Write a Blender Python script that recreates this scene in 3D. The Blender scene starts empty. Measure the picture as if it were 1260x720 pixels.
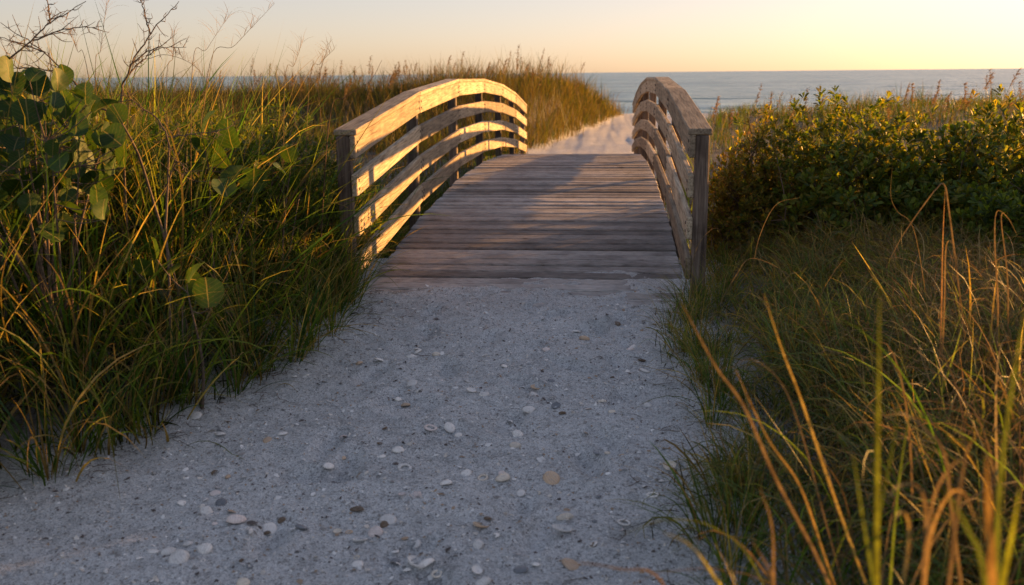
import bpy, bmesh, math, random
import numpy as np
from mathutils import Matrix, Vector
random.seed(7); RNG = np.random.default_rng(11)
sc = bpy.context.scene; C = sc.collection

# ------------------------------------------------------------------ camera
W0, H0, FPX = 1260., 720., 1150.
CAM = Vector((0, 0, 1.45)); YAW, PITCH, ROLL = math.radians(5.8), math.radians(13.2), math.radians(-.59)
CR = Matrix.Rotation(YAW, 4, 'Z') @ Matrix.Rotation(math.pi/2 - PITCH, 4, 'X') @ Matrix.Rotation(ROLL, 4, 'Z')
cam = bpy.data.cameras.new('camera'); camo = bpy.data.objects.new('camera', cam); C.objects.link(camo)
camo.matrix_world = Matrix.Translation(CAM) @ CR
cam.sensor_width = 36; cam.lens = 36*FPX/W0; cam.clip_start = .05; cam.clip_end = 60000
cam.dof.use_dof = True; cam.dof.focus_distance = 5.4; cam.dof.aperture_fstop = 3.0
sc.camera = camo
# ------------------------------------------------------------------ sky, sun, exposure
SUN_EL, SUN_AZ = math.radians(6.2), math.radians(50)          # azimuth from +Y towards +X
w = bpy.data.worlds.new('World'); sc.world = w; w.use_nodes = True
nt = w.node_tree; bg = nt.nodes['Background']
sky = nt.nodes.new('ShaderNodeTexSky'); sky.sky_type = 'NISHITA'; sky.sun_disc = False
sky.sun_elevation = SUN_EL; sky.sun_rotation = SUN_AZ
sky.dust_density = .8; sky.air_density = .8; sky.ozone_density = 1.1
tint = nt.nodes.new('ShaderNodeMix'); tint.data_type = 'RGBA'; tint.blend_type = 'MULTIPLY'
tint.inputs[0].default_value = 1; tint.inputs[7].default_value = (1.26, 1.08, 1.13, 1)
gm = nt.nodes.new('ShaderNodeGamma'); gm.inputs[1].default_value = .6        # gamma flattens the sky's brightness, dimming the glow near the sun
nt.links.new(sky.outputs[0], gm.inputs[0]); nt.links.new(gm.outputs[0], tint.inputs[6])
nt.links.new(tint.outputs[2], bg.inputs[0])
bg.inputs[1].default_value = .1
sl = bpy.data.lights.new('sun', 'SUN'); sl.energy = 5.0; sl.angle = math.radians(.6); sl.color = (1, .475, .12)
so = bpy.data.objects.new('sun', sl); C.objects.link(so)
sdir = Vector((math.sin(SUN_AZ)*math.cos(SUN_EL), math.cos(SUN_AZ)*math.cos(SUN_EL), math.sin(SUN_EL)))
so.rotation_euler = sdir.to_track_quat('Z', 'Y').to_euler(); so.location = (20, 20, 6)
vs = sc.view_settings; vs.view_transform = 'Standard'; vs.look = 'None'; vs.gamma = 1; vs.exposure = 1.62
sc.render.engine = 'CYCLES'; sc.cycles.use_denoising = True; sc.cycles.max_bounces = 8
sc.cycles.transparent_max_bounces = 8; sc.cycles.sample_clamp_indirect = 6

# ------------------------------------------------------------------ pixel helpers
CR3 = CR.to_3x3()
def ray(px, py): return CR3 @ Vector(((px-W0/2)/FPX, -(py-H0/2)/FPX, -1))
def at_depth(px, py, d): return CAM + ray(px, py)*d
def on_z(px, py, z=0.):
    r = ray(px, py); return CAM + r*((z-CAM.z)/r.z)
def on_y(px, py, y): r = ray(px, py); return CAM + r*(y/r.y)

# ------------------------------------------------------------------ numpy noise
def _h(i, j, s):
    n = (i.astype(np.int64)*374761393 + j.astype(np.int64)*668265263 + s*1274126177) & 0xffffffff
    n = ((n ^ (n >> 13))*1274126177) & 0xffffffff
    return ((n ^ (n >> 16)) & 0xffff)/65535.
def vnoise(x, y, s=0):
    x = np.asarray(x, float); y = np.asarray(y, float)
    i, j = np.floor(x), np.floor(y); u, v = x-i, y-j; u = u*u*(3-2*u); v = v*v*(3-2*v)
    i = i.astype(np.int64); j = j.astype(np.int64)
    return (_h(i, j, s)*(1-u)+_h(i+1, j, s)*u)*(1-v)+(_h(i, j+1, s)*(1-u)+_h(i+1, j+1, s)*u)*v
def fbm(x, y, s=0, o=4):
    a, t = .5, 0
    for k in range(o): t = t+a*(vnoise(x*2**k, y*2**k, s+k)-.5)*2; a *= .5
    return t
def sstep(a, b, x): t = np.clip((x-a)/(b-a), 0, 1); return t*t*(3-2*t)

# ------------------------------------------------------------------ bridge numbers, used by the ground too
Y0, BAY, NB = 5.86, 2.16, 6
XL, XR = -1.625, .545                                         # inner faces of the posts
def cap_z(n): return CAM.z-.045-.0535*(n-2.35)**2 if n < 2.35 else CAM.z-.045-.0415*(n-2.35)**2
RAILH = 1.07
def deck_z(y): n = np.clip((y-Y0)/BAY, -.3, 6.3); return np.interp(n, np.arange(-1, 8), [cap_z(k)-RAILH for k in range(-1, 8)])

# ------------------------------------------------------------------ terrain
def pl_x(y):   # left edge of the sand
    return np.interp(y, [-8, 1.0, 2.9, 3.25, 3.8, 4.6, 5.3, 6.0, 6.6, 8, 17.5, 19, 25, 31, 40, 44, 60],
                        [-3.2, -2.7, -2.25, -1.95, -1.72, -1.55, -1.5, -1.5, -1.75, -1.9, -1.9, -1.7, -1.05, -.3, .85, -3, -40])
def pr_x(y):
    return np.interp(y, [-8, 1.0, 2.2, 2.8, 3.4, 4.0, 4.8, 5.6, 6.3, 8, 17.5, 19, 25, 31, 40, 44, 60],
                        [1.1, .5, .36, .32, .46, .47, .42, .42, .45, .8, .9, 1.1, 2.0, 3.0, 4.4, 9, 60])
_fr = random.Random(17)
FEET = [(_fr.uniform(-1.15, .2), 2.0+k*.105+_fr.uniform(-.08, .08), _fr.gauss(1.5, .4)) for k in range(36)]
def gz(x, y):
    x = np.asarray(x, float); y = np.asarray(y, float)
    l = np.maximum(pl_x(y)-x, 0); r = np.maximum(x-pr_x(y), 0)
    near = sstep(8.5, 6.5, y)
    z = .035*sstep(3.5, 6, y)+.024*sstep(5.4, 6.2, y)+.0*x
    z = z+near*(.26*sstep(0, 1.6, l)+.16*sstep(0, 1.8, r))
    # hollow under the bridge
    gul = sstep(6.9, 9.0, y)*sstep(18.6, 15.5, y)
    z = z-gul*.75*np.exp(-((x+.5)/6.)**2)
    far = sstep(14, 20, y)
    z = z*(1-far)+far*(-.21)
    # dunes beyond
    hl = sstep(-.1, 1.3, l)*sstep(19, 27, y)*sstep(42, 33, y)
    z = z+hl*(.34*np.exp(-((x+2.6)/4.6)**2)+.72+.08*sstep(6, 14, l))+hl*.16*fbm(x*.5, y*.5, 19)
    z = z+sstep(1.2, 6, l)*sstep(8, 14, y)*sstep(24, 18, y)*.35
    z = z+sstep(2.5, 8, r)*sstep(9, 14, y)*sstep(44, 34, y)*.42
    # beach falling to the sea
    z = z-sstep(39.5, 47, y)*.85-sstep(45, 70, y)*1.3-sstep(70, 160, y)*3.0
    off = np.minimum(l+r, 1)
    z = z+.05*fbm(x*.8, y*.8, 3)*(.35+.65*off)+.11*fbm(x*.22+5, y*.22, 9)*sstep(8, 14, y)*(.25+.75*sstep(0, 2, l+r))
    cl = sstep(20, 9, y)
    z = z+cl*(.034*fbm(x*2.6, y*2.6, 21)+.010*fbm(x*11, y*11, 31, 3)+.0045*fbm(x*38, y*38, 41, 2))
    ft = sstep(8, 6.5, y)
    for fx, fy, fa in FEET:
        u = (x-fx)*math.cos(fa)+(y-fy)*math.sin(fa); v = -(x-fx)*math.sin(fa)+(y-fy)*math.cos(fa); e = (u/.13)**2+(v/.055)**2
        z = z+ft*(-.030*np.exp(-e**2)+.010*np.exp(-((e-2.0)/.9)**2))
    z = z+.028*fbm(x*2.3+9, y*2.3, 63, 3)*sstep(5.3, 5.9, y)*sstep(7.5, 6.8, y)
    z = z+(sstep(18, 20, y)*(.05*fbm(x*1.1, y*1.5, 51)+.025*fbm(x*4, y*4, 53, 2)))
    return z
for_steps = []
def steps(fine0, fine1, st, lo, hi, g=1.09):
    a = list(np.arange(fine0, fine1+1e-6, st)); s = st
    while a[-1] < hi: s = min(s*g, 60); a.append(a[-1]+s)
    s = st
    while a[0] > lo: s = min(s*g, 60); a.insert(0, a[0]-s)
    return np.array(a)

# ------------------------------------------------------------------ mesh helpers
def link(o, parent=None):
    C.objects.link(o)
    if parent is not None: o.parent = parent
    return o
def tag(o, label=None, cat=None, group=None, kind=None):
    for k, v in (('label', label), ('category', cat), ('group', group), ('kind', kind)):
        if v: o[k] = v
    return o
def empty(name, loc, label, cat, group=None, rz=0):
    o = bpy.data.objects.new(name, None); C.objects.link(o); o.location = loc; o.rotation_euler.z = rz
    o.empty_display_size = .1; return tag(o, label, cat, group)
def np_mesh(name, v, faces, mat, col=None, smooth=True):
    """faces: list of int arrays (n,3) or (n,4)"""
    me = bpy.data.meshes.new(name); v = np.asarray(v, np.float32)
    me.vertices.add(len(v)); me.vertices.foreach_set('co', v.ravel())
    loops = np.concatenate([f.ravel() for f in faces]).astype(np.int32)
    tot = np.concatenate([np.full(len(f), f.shape[1], np.int32) for f in faces])
    start = np.concatenate([[0], np.cumsum(tot)[:-1]]).astype(np.int32)
    me.loops.add(len(loops)); me.loops.foreach_set('vertex_index', loops)
    me.polygons.add(len(tot)); me.polygons.foreach_set('loop_start', start); me.polygons.foreach_set('loop_total', tot)
    if smooth: me.polygons.foreach_set('use_smooth', np.ones(len(tot), bool))
    if col is not None:
        c = np.ones((len(v), 4), np.float32); c[:, :col.shape[1]] = col
        a = me.attributes.new('tone', 'FLOAT_COLOR', 'POINT'); a.data.foreach_set('color', c.ravel())
    me.update(calc_edges=True); me.validate(); me.materials.append(mat); return me
def mobj(name, me, parent=None): return link(bpy.data.objects.new(name, me), parent)

# ------------------------------------------------------------------ materials
def newmat(name):
    m = bpy.data.materials.new(name); m.use_nodes = True; n = m.node_tree
    return m, n, n.nodes['Principled BSDF'], n.nodes['Material Output']
def nd(n, t, **k):
    q = n.nodes.new(t)
    for a, b in k.items(): setattr(q, a, b)
    return q
def ramp(n, src, stops):
    r = nd(n, 'ShaderNodeValToRGB'); e = r.color_ramp.elements
    while len(e) < len(stops): e.new(.5)
    for q, (p, c) in zip(e, stops): q.position = p; q.color = (*c, 1) if len(c) == 3 else c
    n.links.new(src, r.inputs[0]); return r.outputs[0]
def mixc(n, f, a, b, bt='MIX'):
    m = nd(n, 'ShaderNodeMix', data_type='RGBA', blend_type=bt)
    for i, s in ((0, f), (6, a), (7, b)):
        if hasattr(s, 'is_linked'): n.links.new(s, m.inputs[i])
        elif i == 0: m.inputs[0].default_value = s
        else: m.inputs[i].default_value = (*s, 1)
    return m.outputs[2]
def noise(n, vec, scale, detail=4, rough=.55):
    t = nd(n, 'ShaderNodeTexNoise'); t.inputs['Scale'].default_value = scale; t.inputs['Detail'].default_value = detail
    t.inputs['Roughness'].default_value = rough
    if vec: n.links.new(vec, t.inputs['Vector'])
    return t.outputs[0]
def leafmat(name, trans=.45, rough=.55, spec=.3, tr_tint=(1.4, 1.5, .45)):
    m, n, p, out = newmat(name)
    at = nd(n, 'ShaderNodeAttribute', attribute_name='tone'); tc = nd(n, 'ShaderNodeTexCoord')
    mott = ramp(n, noise(n, tc.outputs['Object'], 90, 5, .7), [(.36, (.55, .5, .45)), (.5, (1, 1, 1)), (.64, (1.35, 1.3, 1.15))])
    class a: outputs = {'Color': mixc(n, .8, at.outputs['Color'], mott, 'MULTIPLY')}
    n.links.new(a.outputs['Color'], p.inputs['Base Color']); p.inputs['Roughness'].default_value = rough
    p.inputs['Specular IOR Level'].default_value = spec
    t = nd(n, 'ShaderNodeBsdfTranslucent'); n.links.new(mixc(n, 1., a.outputs['Color'], tr_tint, 'MULTIPLY'), t.inputs[0])
    x = nd(n, 'ShaderNodeMixShader'); x.inputs[0].default_value = trans
    n.links.new(p.outputs[0], x.inputs[1]); n.links.new(t.outputs[0], x.inputs[2]); n.links.new(x.outputs[0], out.inputs[0])
    return m
M_grass = leafmat('grass_blade', .58, .5, .3); M_dry = leafmat('dry_grass', .35, .65, .2, (1.2, 1.05, .7))
M_leaf = leafmat('shrub_leaf', .52, .5, .35, (1.7, 1.4, .35))
def barkmat():
    m, n, p, out = newmat('bark'); tc = nd(n, 'ShaderNodeTexCoord')
    f = noise(n, tc.outputs['Object'], 60, 4)
    n.links.new(ramp(n, f, [(.3, (.06, .04, .025)), (.7, (.17, .12, .08))]), p.inputs['Base Color']); p.inputs['Roughness'].default_value = .85
    return m
M_bark = barkmat()
def nd_col(n, vec, scale):
    t = nd(n, 'ShaderNodeTexNoise'); t.inputs['Scale'].default_value = scale; n.links.new(vec, t.inputs['Vector']); return t.outputs['Color']
def sandmat():
    m, n, p, out = newmat('shelly_sand'); tc = nd(n, 'ShaderNodeTexCoord'); ob = tc.outputs['Object']
    big = noise(n, ob, 1.3, 5); mid = noise(n, ob, 14, 5, .65); fine = noise(n, ob, 170, 4, .7)
    c = ramp(n, mid, [(.37, (.44, .45, .455)), (.5, (.76, .775, .78)), (.63, (.9, .91, .91))])
    c = mixc(n, .55, c, ramp(n, big, [(.36, (.60, .615, .62)), (.64, (.82, .83, .83))]))
    c = mixc(n, .75, c, ramp(n, fine, [(.36, (.32, .32, .33)), (.48, (.95, .95, .95)), (.64, (1.5, 1.5, 1.48))]), 'MULTIPLY')  # mottle with contrast raised so colour carries the small relief's shading
    # crushed shell: pale and dark grains
    wob = nd(n, 'ShaderNodeVectorMath', operation='MULTIPLY_ADD'); n.links.new(nd_col(n, ob, 60), wob.inputs[0]); wob.inputs[1].default_value = (.03, .03, .03); n.links.new(ob, wob.inputs[2])
    v = nd(n, 'ShaderNodeTexVoronoi'); v.inputs['Scale'].default_value = 130; n.links.new(wob.outputs[0], v.inputs['Vector'])
    sep = nd(n, 'ShaderNodeSeparateColor'); n.links.new(v.outputs['Color'], sep.inputs[0])
    c = mixc(n, ramp(n, sep.outputs[0], [(.72, (0, 0, 0)), (.9, (.75, .75, .75))]), c, (.9, .89, .87))
    c = mixc(n, ramp(n, sep.outputs[1], [(.80, (0, 0, 0)), (.97, (.6, .6, .6))]), c, (.14, .125, .115))
    # litter under the plants, its dark brown also standing in for their shade
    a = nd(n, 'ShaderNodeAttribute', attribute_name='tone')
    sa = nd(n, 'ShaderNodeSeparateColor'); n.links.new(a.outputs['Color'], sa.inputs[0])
    ground_dark = nd(n, 'ShaderNodeMath', operation='MULTIPLY'); n.links.new(sa.outputs[0], ground_dark.inputs[0])
    n.links.new(ramp(n, mid, [(.25, (1, 1, 1)), (.8, (.55, .55, .55))]), ground_dark.inputs[1])
    c = mixc(n, ground_dark.outputs[0], c, (.075, .055, .032))
    n.links.new(c, p.inputs['Base Color']); p.inputs['Roughness'].default_value = .92; p.inputs['Specular IOR Level'].default_value = .2
    b1 = nd(n, 'ShaderNodeBump'); b1.inputs['Strength'].default_value = 1; b1.inputs['Distance'].default_value = .011; n.links.new(fine, b1.inputs['Height'])
    b2 = nd(n, 'ShaderNodeBump'); b2.inputs['Strength'].default_value = .8; b2.inputs['Distance'].default_value = .035
    n.links.new(mid, b2.inputs['Height']); n.links.new(b1.outputs[0], b2.inputs['Normal']); 
    b3 = nd(n, 'ShaderNodeBump'); b3.inputs['Strength'].default_value = 1; b3.inputs['Distance'].default_value = .010
    n.links.new(sep.outputs[2], b3.inputs['Height']); n.links.new(b2.outputs[0], b3.inputs['Normal'])
    n.links.new(b3.outputs[0], p.inputs['Normal'])
    return m
M_sand = sandmat()
def woodmat(name, dark, mid, light, axis=1, cross=55, blotc=1., along=2.6):
    """weathered boards, the grain along the board's own axis, shifted for each board"""
    m, n, p, out = newmat(name); tc = nd(n, 'ShaderNodeTexCoord'); oi = nd(n, 'ShaderNodeObjectInfo')
    mp = nd(n, 'ShaderNodeMapping'); s = [cross]*3; s[axis] = along; mp.inputs['Scale'].default_value = s
    n.links.new(tc.outputs['Object'], mp.inputs['Vector'])
    sh = nd(n, 'ShaderNodeVectorMath', operation='SCALE'); n.links.new(oi.outputs['Random'], sh.inputs['Scale']); sh.inputs[0].default_value = (91, 57, 73)
    ad = nd(n, 'ShaderNodeVectorMath', operation='ADD'); n.links.new(mp.outputs[0], ad.inputs[0]); n.links.new(sh.outputs[0], ad.inputs[1])
    g = noise(n, ad.outputs[0], 1., 6, .65)
    ad2 = nd(n, 'ShaderNodeVectorMath', operation='ADD'); n.links.new(tc.outputs['Object'], ad2.inputs[0]); n.links.new(sh.outputs[0], ad2.inputs[1])
    blot = noise(n, ad2.outputs[0], 3.2, 4); 
    c = ramp(n, g, [(.32, dark), (.5, mid), (.66, light)])
    c = mixc(n, .8*blotc, c, ramp(n, blot, [(.36, (.45, .42, .4)), (.5, (1, 1, 1)), (.64, (1.3, 1.27, 1.24))]), 'MULTIPLY')
    c = mixc(n, 1., c, ramp(n, oi.outputs['Random'], [(0, (.5, .47, .45)), (.35, (.85, .82, .8)), (.65, (1, .98, .96)), (1, (1.25, 1.23, 1.22))]), 'MULTIPLY')
    crack = ramp(n, g, [(.30, (1, 1, 1)), (.36, (0, 0, 0))])
    c = mixc(n, crack, c, (.03, .024, .02))
    n.links.new(c, p.inputs['Base Color']); p.inputs['Roughness'].default_value = .78; p.inputs['Specular IOR Level'].default_value = .3
    b = nd(n, 'ShaderNodeBump'); b.inputs['Strength'].default_value = .9; b.inputs['Distance'].default_value = .004
    n.links.new(g, b.inputs['Height']); n.links.new(b.outputs[0], p.inputs['Normal'])
    return m
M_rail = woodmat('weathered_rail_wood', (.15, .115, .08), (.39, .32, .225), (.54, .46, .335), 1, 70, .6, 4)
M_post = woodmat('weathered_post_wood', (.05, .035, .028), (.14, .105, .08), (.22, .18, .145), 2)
M_deck = woodmat('weathered_deck_wood', (.20, .185, .175), (.37, .35, .335), (.48, .46, .445), 0, 95, .7, 14)
def plain(name, col, rough=.5, spec=.5, var=.25, scale=40, bump=0.):
    m, n, p, out = newmat(name); tc = nd(n, 'ShaderNodeTexCoord'); f = noise(n, tc.outputs['Object'], scale, 4)
    c = np.array(col)
    n.links.new(ramp(n, f, [(.3, tuple(c*(1-var))), (.7, tuple(np.minimum(c*(1+var), .9)))]), p.inputs['Base Color'])
    p.inputs['Roughness'].default_value = rough; p.inputs['Specular IOR Level'].default_value = spec
    if bump:
        b = nd(n, 'ShaderNodeBump'); b.inputs['Distance'].default_value = bump; n.links.new(f, b.inputs['Height']); n.links.new(b.outputs[0], p.inputs['Normal'])
    return m
M_bolt = plain('rusty_steel', (.07, .045, .03), .6)
def seamat():
    m, n, p, out = newmat('sea_water'); tc = nd(n, 'ShaderNodeTexCoord'); ob = tc.outputs['Object']
    mp = nd(n, 'ShaderNodeMapping'); mp.inputs['Scale'].default_value = (.35, 1, 1); n.links.new(ob, mp.inputs[0])
    a = noise(n, mp.outputs[0], .16, 3); b = noise(n, mp.outputs[0], .9, 4, .6)
    mp2 = nd(n, 'ShaderNodeMapping'); mp2.inputs['Scale'].default_value = (.06, .3, 1); n.links.new(ob, mp2.inputs[0])
    sw = noise(n, mp2.outputs[0], .07, 3)
    c = ramp(n, sw, [(.36, (.05, .12, .12)), (.64, (.17, .28, .26))])
    foam = nd(n, 'ShaderNodeMath', operation='MULTIPLY')
    n.links.new(ramp(n, a, [(.62, (0, 0, 0)), (.72, (1, 1, 1))]), foam.inputs[0]); n.links.new(ramp(n, b, [(.45, (0, 0, 0)), (.7, (.6, .6, .6))]), foam.inputs[1])
    c = mixc(n, foam.outputs[0], c, (.55, .58, .58))
    n.links.new(c, p.inputs['Base Color']); p.inputs['Roughness'].default_value = .22; p.inputs['IOR'].default_value = 1.33
    b1 = nd(n, 'ShaderNodeBump'); b1.inputs['Strength'].default_value = 1; b1.inputs['Distance'].default_value = 3.0; n.links.new(a, b1.inputs['Height'])
    b2 = nd(n, 'ShaderNodeBump'); b2.inputs['Strength'].default_value = 1; b2.inputs['Distance'].default_value = .5
    n.links.new(b, b2.inputs['Height']); n.links.new(b1.outputs[0], b2.inputs['Normal']); n.links.new(b2.outputs[0], p.inputs['Normal'])
    return m
M_sea = seamat()

# ------------------------------------------------------------------ ground and sea
def build_ground():
    xs = steps(-2.5, 1.4, .028, -900, 900); ys = steps(1.7, 6.6, .028, -25, 170, 1.08)
    X, Y = np.meshgrid(xs, ys); Z = gz(X, Y)
    nx, ny = len(xs), len(ys); i = np.arange(nx*ny).reshape(ny, nx)
    f = np.stack([i[:-1, :-1], i[:-1, 1:], i[1:, 1:], i[1:, :-1]], -1).reshape(-1, 4)
    l = np.maximum(pl_x(Y)-X, 0)+np.maximum(X-pr_x(Y), 0)
    ground_dark = sstep(.02, .5, l+.18*fbm(X*4, Y*4, 61))*sstep(46, 40, Y)
    ground_dark = np.where((X > XL-.1) & (X < XR+.1) & (Y > 7.2) & (Y < 18), .8, ground_dark)  # same dark brown on the ground below the deck
    col = np.repeat(ground_dark.ravel()[:, None], 3, 1)
    o = mobj('ground', np_mesh('ground', np.stack([X, Y, Z], -1).reshape(-1, 3), [f], M_sand, col))
    tag(o, 'grey shelly sand path with plant litter beside it', 'ground', kind='structure')
    # sea
    r = 48*np.exp(np.linspace(0, math.log(14000/48), 330)); th = np.linspace(math.radians(-75), math.radians(75), 250)
    R, T = np.meshgrid(r, th, indexing='ij'); X = R*np.sin(T); Y = R*np.cos(T)
    amp = np.clip(1.2-R/900, .0, 1)
    Z = -1.62+amp*(.26*fbm(X*.035, Y*.13, 71, 4)+.10*fbm(X*.16, Y*.5, 77, 3))
    i = np.arange(R.size).reshape(R.shape)
    f = np.stack([i[:-1, :-1], i[:-1, 1:], i[1:, 1:], i[1:, :-1]], -1).reshape(-1, 4)[:, ::-1]
    o = mobj('sea', np_mesh('sea', np.stack([X, Y, Z], -1).reshape(-1, 3), [f], M_sea)); tag(o, 'calm grey green sea with small waves', 'sea', kind='structure')
build_ground()

# ------------------------------------------------------------------ the bridge
def prism(name, pts, mat, bev=.004):
    """pts: 8 corners (bottom ring, top ring) -> bevelled mesh"""
    bm = bmesh.new(); v = [bm.verts.new(p) for p in pts]
    for q in ((3, 2, 1, 0), (4, 5, 6, 7), (0, 1, 5, 4), (1, 2, 6, 5), (2, 3, 7, 6), (3, 0, 4, 7)): bm.faces.new([v[k] for k in q])
    if bev: bmesh.ops.bevel(bm, geom=bm.edges[:], offset=bev, segments=1, affect='EDGES', profile=.5)
    bmesh.ops.recalc_face_normals(bm, faces=bm.faces[:])
    me = bpy.data.meshes.new(name); bm.to_mesh(me); bm.free(); me.materials.append(mat); return me
def boxm(name, x0, x1, y0, y1, z0, z1, mat, bev=.004):
    return prism(name, [(x0, y0, z0), (x1, y0, z0), (x1, y1, z0), (x0, y1, z0), (x0, y0, z1), (x1, y0, z1), (x1, y1, z1), (x0, y1, z1)], mat, bev)
def build_bridge():
    b = empty('foot_bridge', ((XL+XR)/2, Y0, 0), 'arched weathered wooden footbridge with railings over the dune hollow', 'bridge')
    bi = Vector(b.location)
    def put(name, me, loc, rot=(0, 0, 0)):
        o = mobj(name, me, b); o.location = Vector(loc)-bi; o.rotation_euler = rot; return o
    R = random.Random(3)
    PW, PT = .143, .038
    variants = []
    for k in range(8):
        e0, e1 = R.uniform(-.008, .008), R.uniform(-.008, .008); hw = (XR-XL)/2-.012; h = PW/2-R.uniform(.008, .012)
        variants.append(boxm('plank', -hw+e0, hw+e1, -h, h, -PT, 0, M_deck, .009))
    y = Y0-.09; k = 0
    while y < Y0+NB*BAY+.2:
        z = float(deck_z(y)); sl = math.atan(float(deck_z(y+.05)-deck_z(y-.05))/.1)
        put('plank', variants[R.randrange(8)], ((XL+XR)/2, y, z+R.uniform(-.007, .007)), (sl+R.uniform(-.025, .025), R.uniform(-.002, .002), R.uniform(-.0015, .0015)))
        y += PW*math.cos(sl)+.002; k += 1
    posts = [Y0+n*BAY for n in range(NB+1)]
    PS = .088
    for side in (-1, 1):
        xi = XL if side < 0 else XR                       # inner post face
        for n, yp in enumerate(posts):
            zt = cap_z(n)-.038
            zb = float(gz(xi+side*.04, yp))-.3
            x0, x1 = sorted((xi, xi+side*PS))
            lean = R.uniform(-.006, .006)
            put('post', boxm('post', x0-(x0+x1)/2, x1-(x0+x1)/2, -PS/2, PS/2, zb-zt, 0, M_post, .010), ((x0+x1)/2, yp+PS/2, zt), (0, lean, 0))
        for n in range(NB):
            ya, yb = posts[n], posts[n+1]
            if n == NB-1: yb += PS
            za, zb = cap_z(n), cap_z(n+1); L = yb-ya; sl = math.atan2(zb-za, posts[n+1]-posts[n]); t = math.tan(sl); cs = math.cos(sl)
            def board(name, x0, x1, ztop, h, mat, gap=.003, bev=.006):
                # local y along the chord; ends cut plumb
                hl = (L/2-gap)/cs; hh = h*cs; sx = hh*math.tan(sl)
                xc = (x0+x1)/2; a, c = x0-xc, x1-xc
                q = [(a, -hl-sx, -hh), (c, -hl-sx, -hh), (c, hl-sx, -hh), (a, hl-sx, -hh), (a, -hl, 0), (c, -hl, 0), (c, hl, 0), (a, hl, 0)]
                zc = za+ztop+t*(L/2)
                return put(name, prism(name, q, mat, bev), (xc+R.uniform(-.0015, .0015), (ya+yb)/2, zc+R.uniform(-.003, .003)), (sl, 0, R.uniform(-.0006, .0006)))
            xa, xb = sorted((xi-side*.001, xi-side*.039))
            for ztop in (-.038, -.285, -.542, -.800):
                o = board('rail_board', xa, xb, ztop, .142, M_rail)
                # bolt heads at the two ends
                for e in (-1, 1):
                    for dz in (-.045, -.1):
                        q = BOLT.copy() if False else bpy.data.objects.new('bolt_head', BOLT); link(q, o)
                        q.location = ((-side)*.0195, e*(L/2/math.cos(sl)-.05), dz); q.rotation_euler = (0, math.pi/2*(-side), 0)
            xa, xb = sorted((xi-side*.048, xi+side*(PS+.012)))
            board('cap_board', xa, xb, 0, .037, M_rail, .001)
    # stringers under the planks, one length for each bay
    for x in (XL+.05, (XL+XR)/2, XR-.05):
        for n in range(NB):
            ya, yb = posts[n], posts[n+1]; za, zb = float(deck_z(ya))-.045, float(deck_z(yb))-.045
            L = yb-ya; xc = .022
            q = [(-xc, -L/2, za-.24), (xc, -L/2, za-.24), (xc, L/2, zb-.24), (-xc, L/2, zb-.24), (-xc, -L/2, za), (xc, -L/2, za), (xc, L/2, zb), (-xc, L/2, zb)]
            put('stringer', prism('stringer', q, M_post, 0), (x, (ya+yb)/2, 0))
    return b
def bolt_mesh():
    bm = bmesh.new(); bmesh.ops.create_cone(bm, cap_ends=True, segments=8, radius1=.012, radius2=.010, depth=.008)
    me = bpy.data.meshes.new('bolt_head'); bm.to_mesh(me); bm.free(); me.materials.append(M_bolt); return me
BOLT = bolt_mesh()
build_bridge()

# ------------------------------------------------------------------ grass machinery
def blades(base, L, wd, az, th0, kap, K=7, col=None, twist=None, swirl=None, pw=1.4, tipcol=None, clampg=True, flat=.9, rootcol=None):
    """vectorised ribbons; returns verts, quads, tris, colours"""
    N = len(base); t = np.linspace(0, 1, K+1)
    th = th0[:, None]+kap[:, None]*t[None]**pw
    sw = np.zeros(N) if swirl is None else swirl
    a = az[:, None]+sw[:, None]*t[None]
    d = np.stack([np.sin(th)*np.cos(a), np.sin(th)*np.sin(a), np.cos(th)], -1)
    seg = (d[:, :-1]+d[:, 1:])/2*(L/K)[:, None, None]
    p = np.concatenate([np.zeros((N, 1, 3)), np.cumsum(seg, 1)], 1)+base[:, None, :]
    if clampg:
        g = gz(p[..., 0], p[..., 1])+.004+.012*t[None]
        m = np.arange(K+1) > 0
        p[..., 2] = np.where(m[None], np.maximum(p[..., 2], g), p[..., 2])
    tw = RNG.uniform(-1.2, 1.2, N) if twist is None else twist
    tw = tw[:, None]*(.4+.6*t[None])
    side = np.stack([-np.sin(a), np.cos(a), 0*a], -1); nrm = np.cross(d, side)
    wv = np.cos(tw)[..., None]*side+np.sin(tw)[..., None]*nrm
    prof = np.minimum(1, .55+t*2.2)*(1-t**2.2)**flat
    hw = wd[:, None, None]*.5*prof[None, :, None]*wv
    Lf, Rt = p[:, :-1]-hw[:, :-1], p[:, :-1]+hw[:, :-1]
    V = np.concatenate([np.stack([Lf, Rt], 2).reshape(N, 2*K, 3), p[:, -1:]], 1); nv = 2*K+1
    o = (np.arange(N)*nv)[:, None]
    q = np.concatenate([np.array([[2*k, 2*k+1, 2*k+3, 2*k+2]]) for k in range(K-1)])
    Q = (o[:, :, None]+q[None]).reshape(-1, 4); Tt = (o+np.array([[2*K-2, 2*K-1, 2*K]])).reshape(-1, 3)
    tv = np.concatenate([np.repeat(t[:-1], 2), [1]])
    c = np.repeat(col[:, None, :], nv, 1)
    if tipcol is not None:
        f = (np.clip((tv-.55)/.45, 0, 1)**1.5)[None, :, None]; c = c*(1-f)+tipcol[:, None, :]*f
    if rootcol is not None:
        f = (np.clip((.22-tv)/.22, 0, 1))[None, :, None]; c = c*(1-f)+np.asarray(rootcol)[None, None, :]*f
    return V.reshape(-1, 3), Q, Tt, c.reshape(-1, 3)
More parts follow.
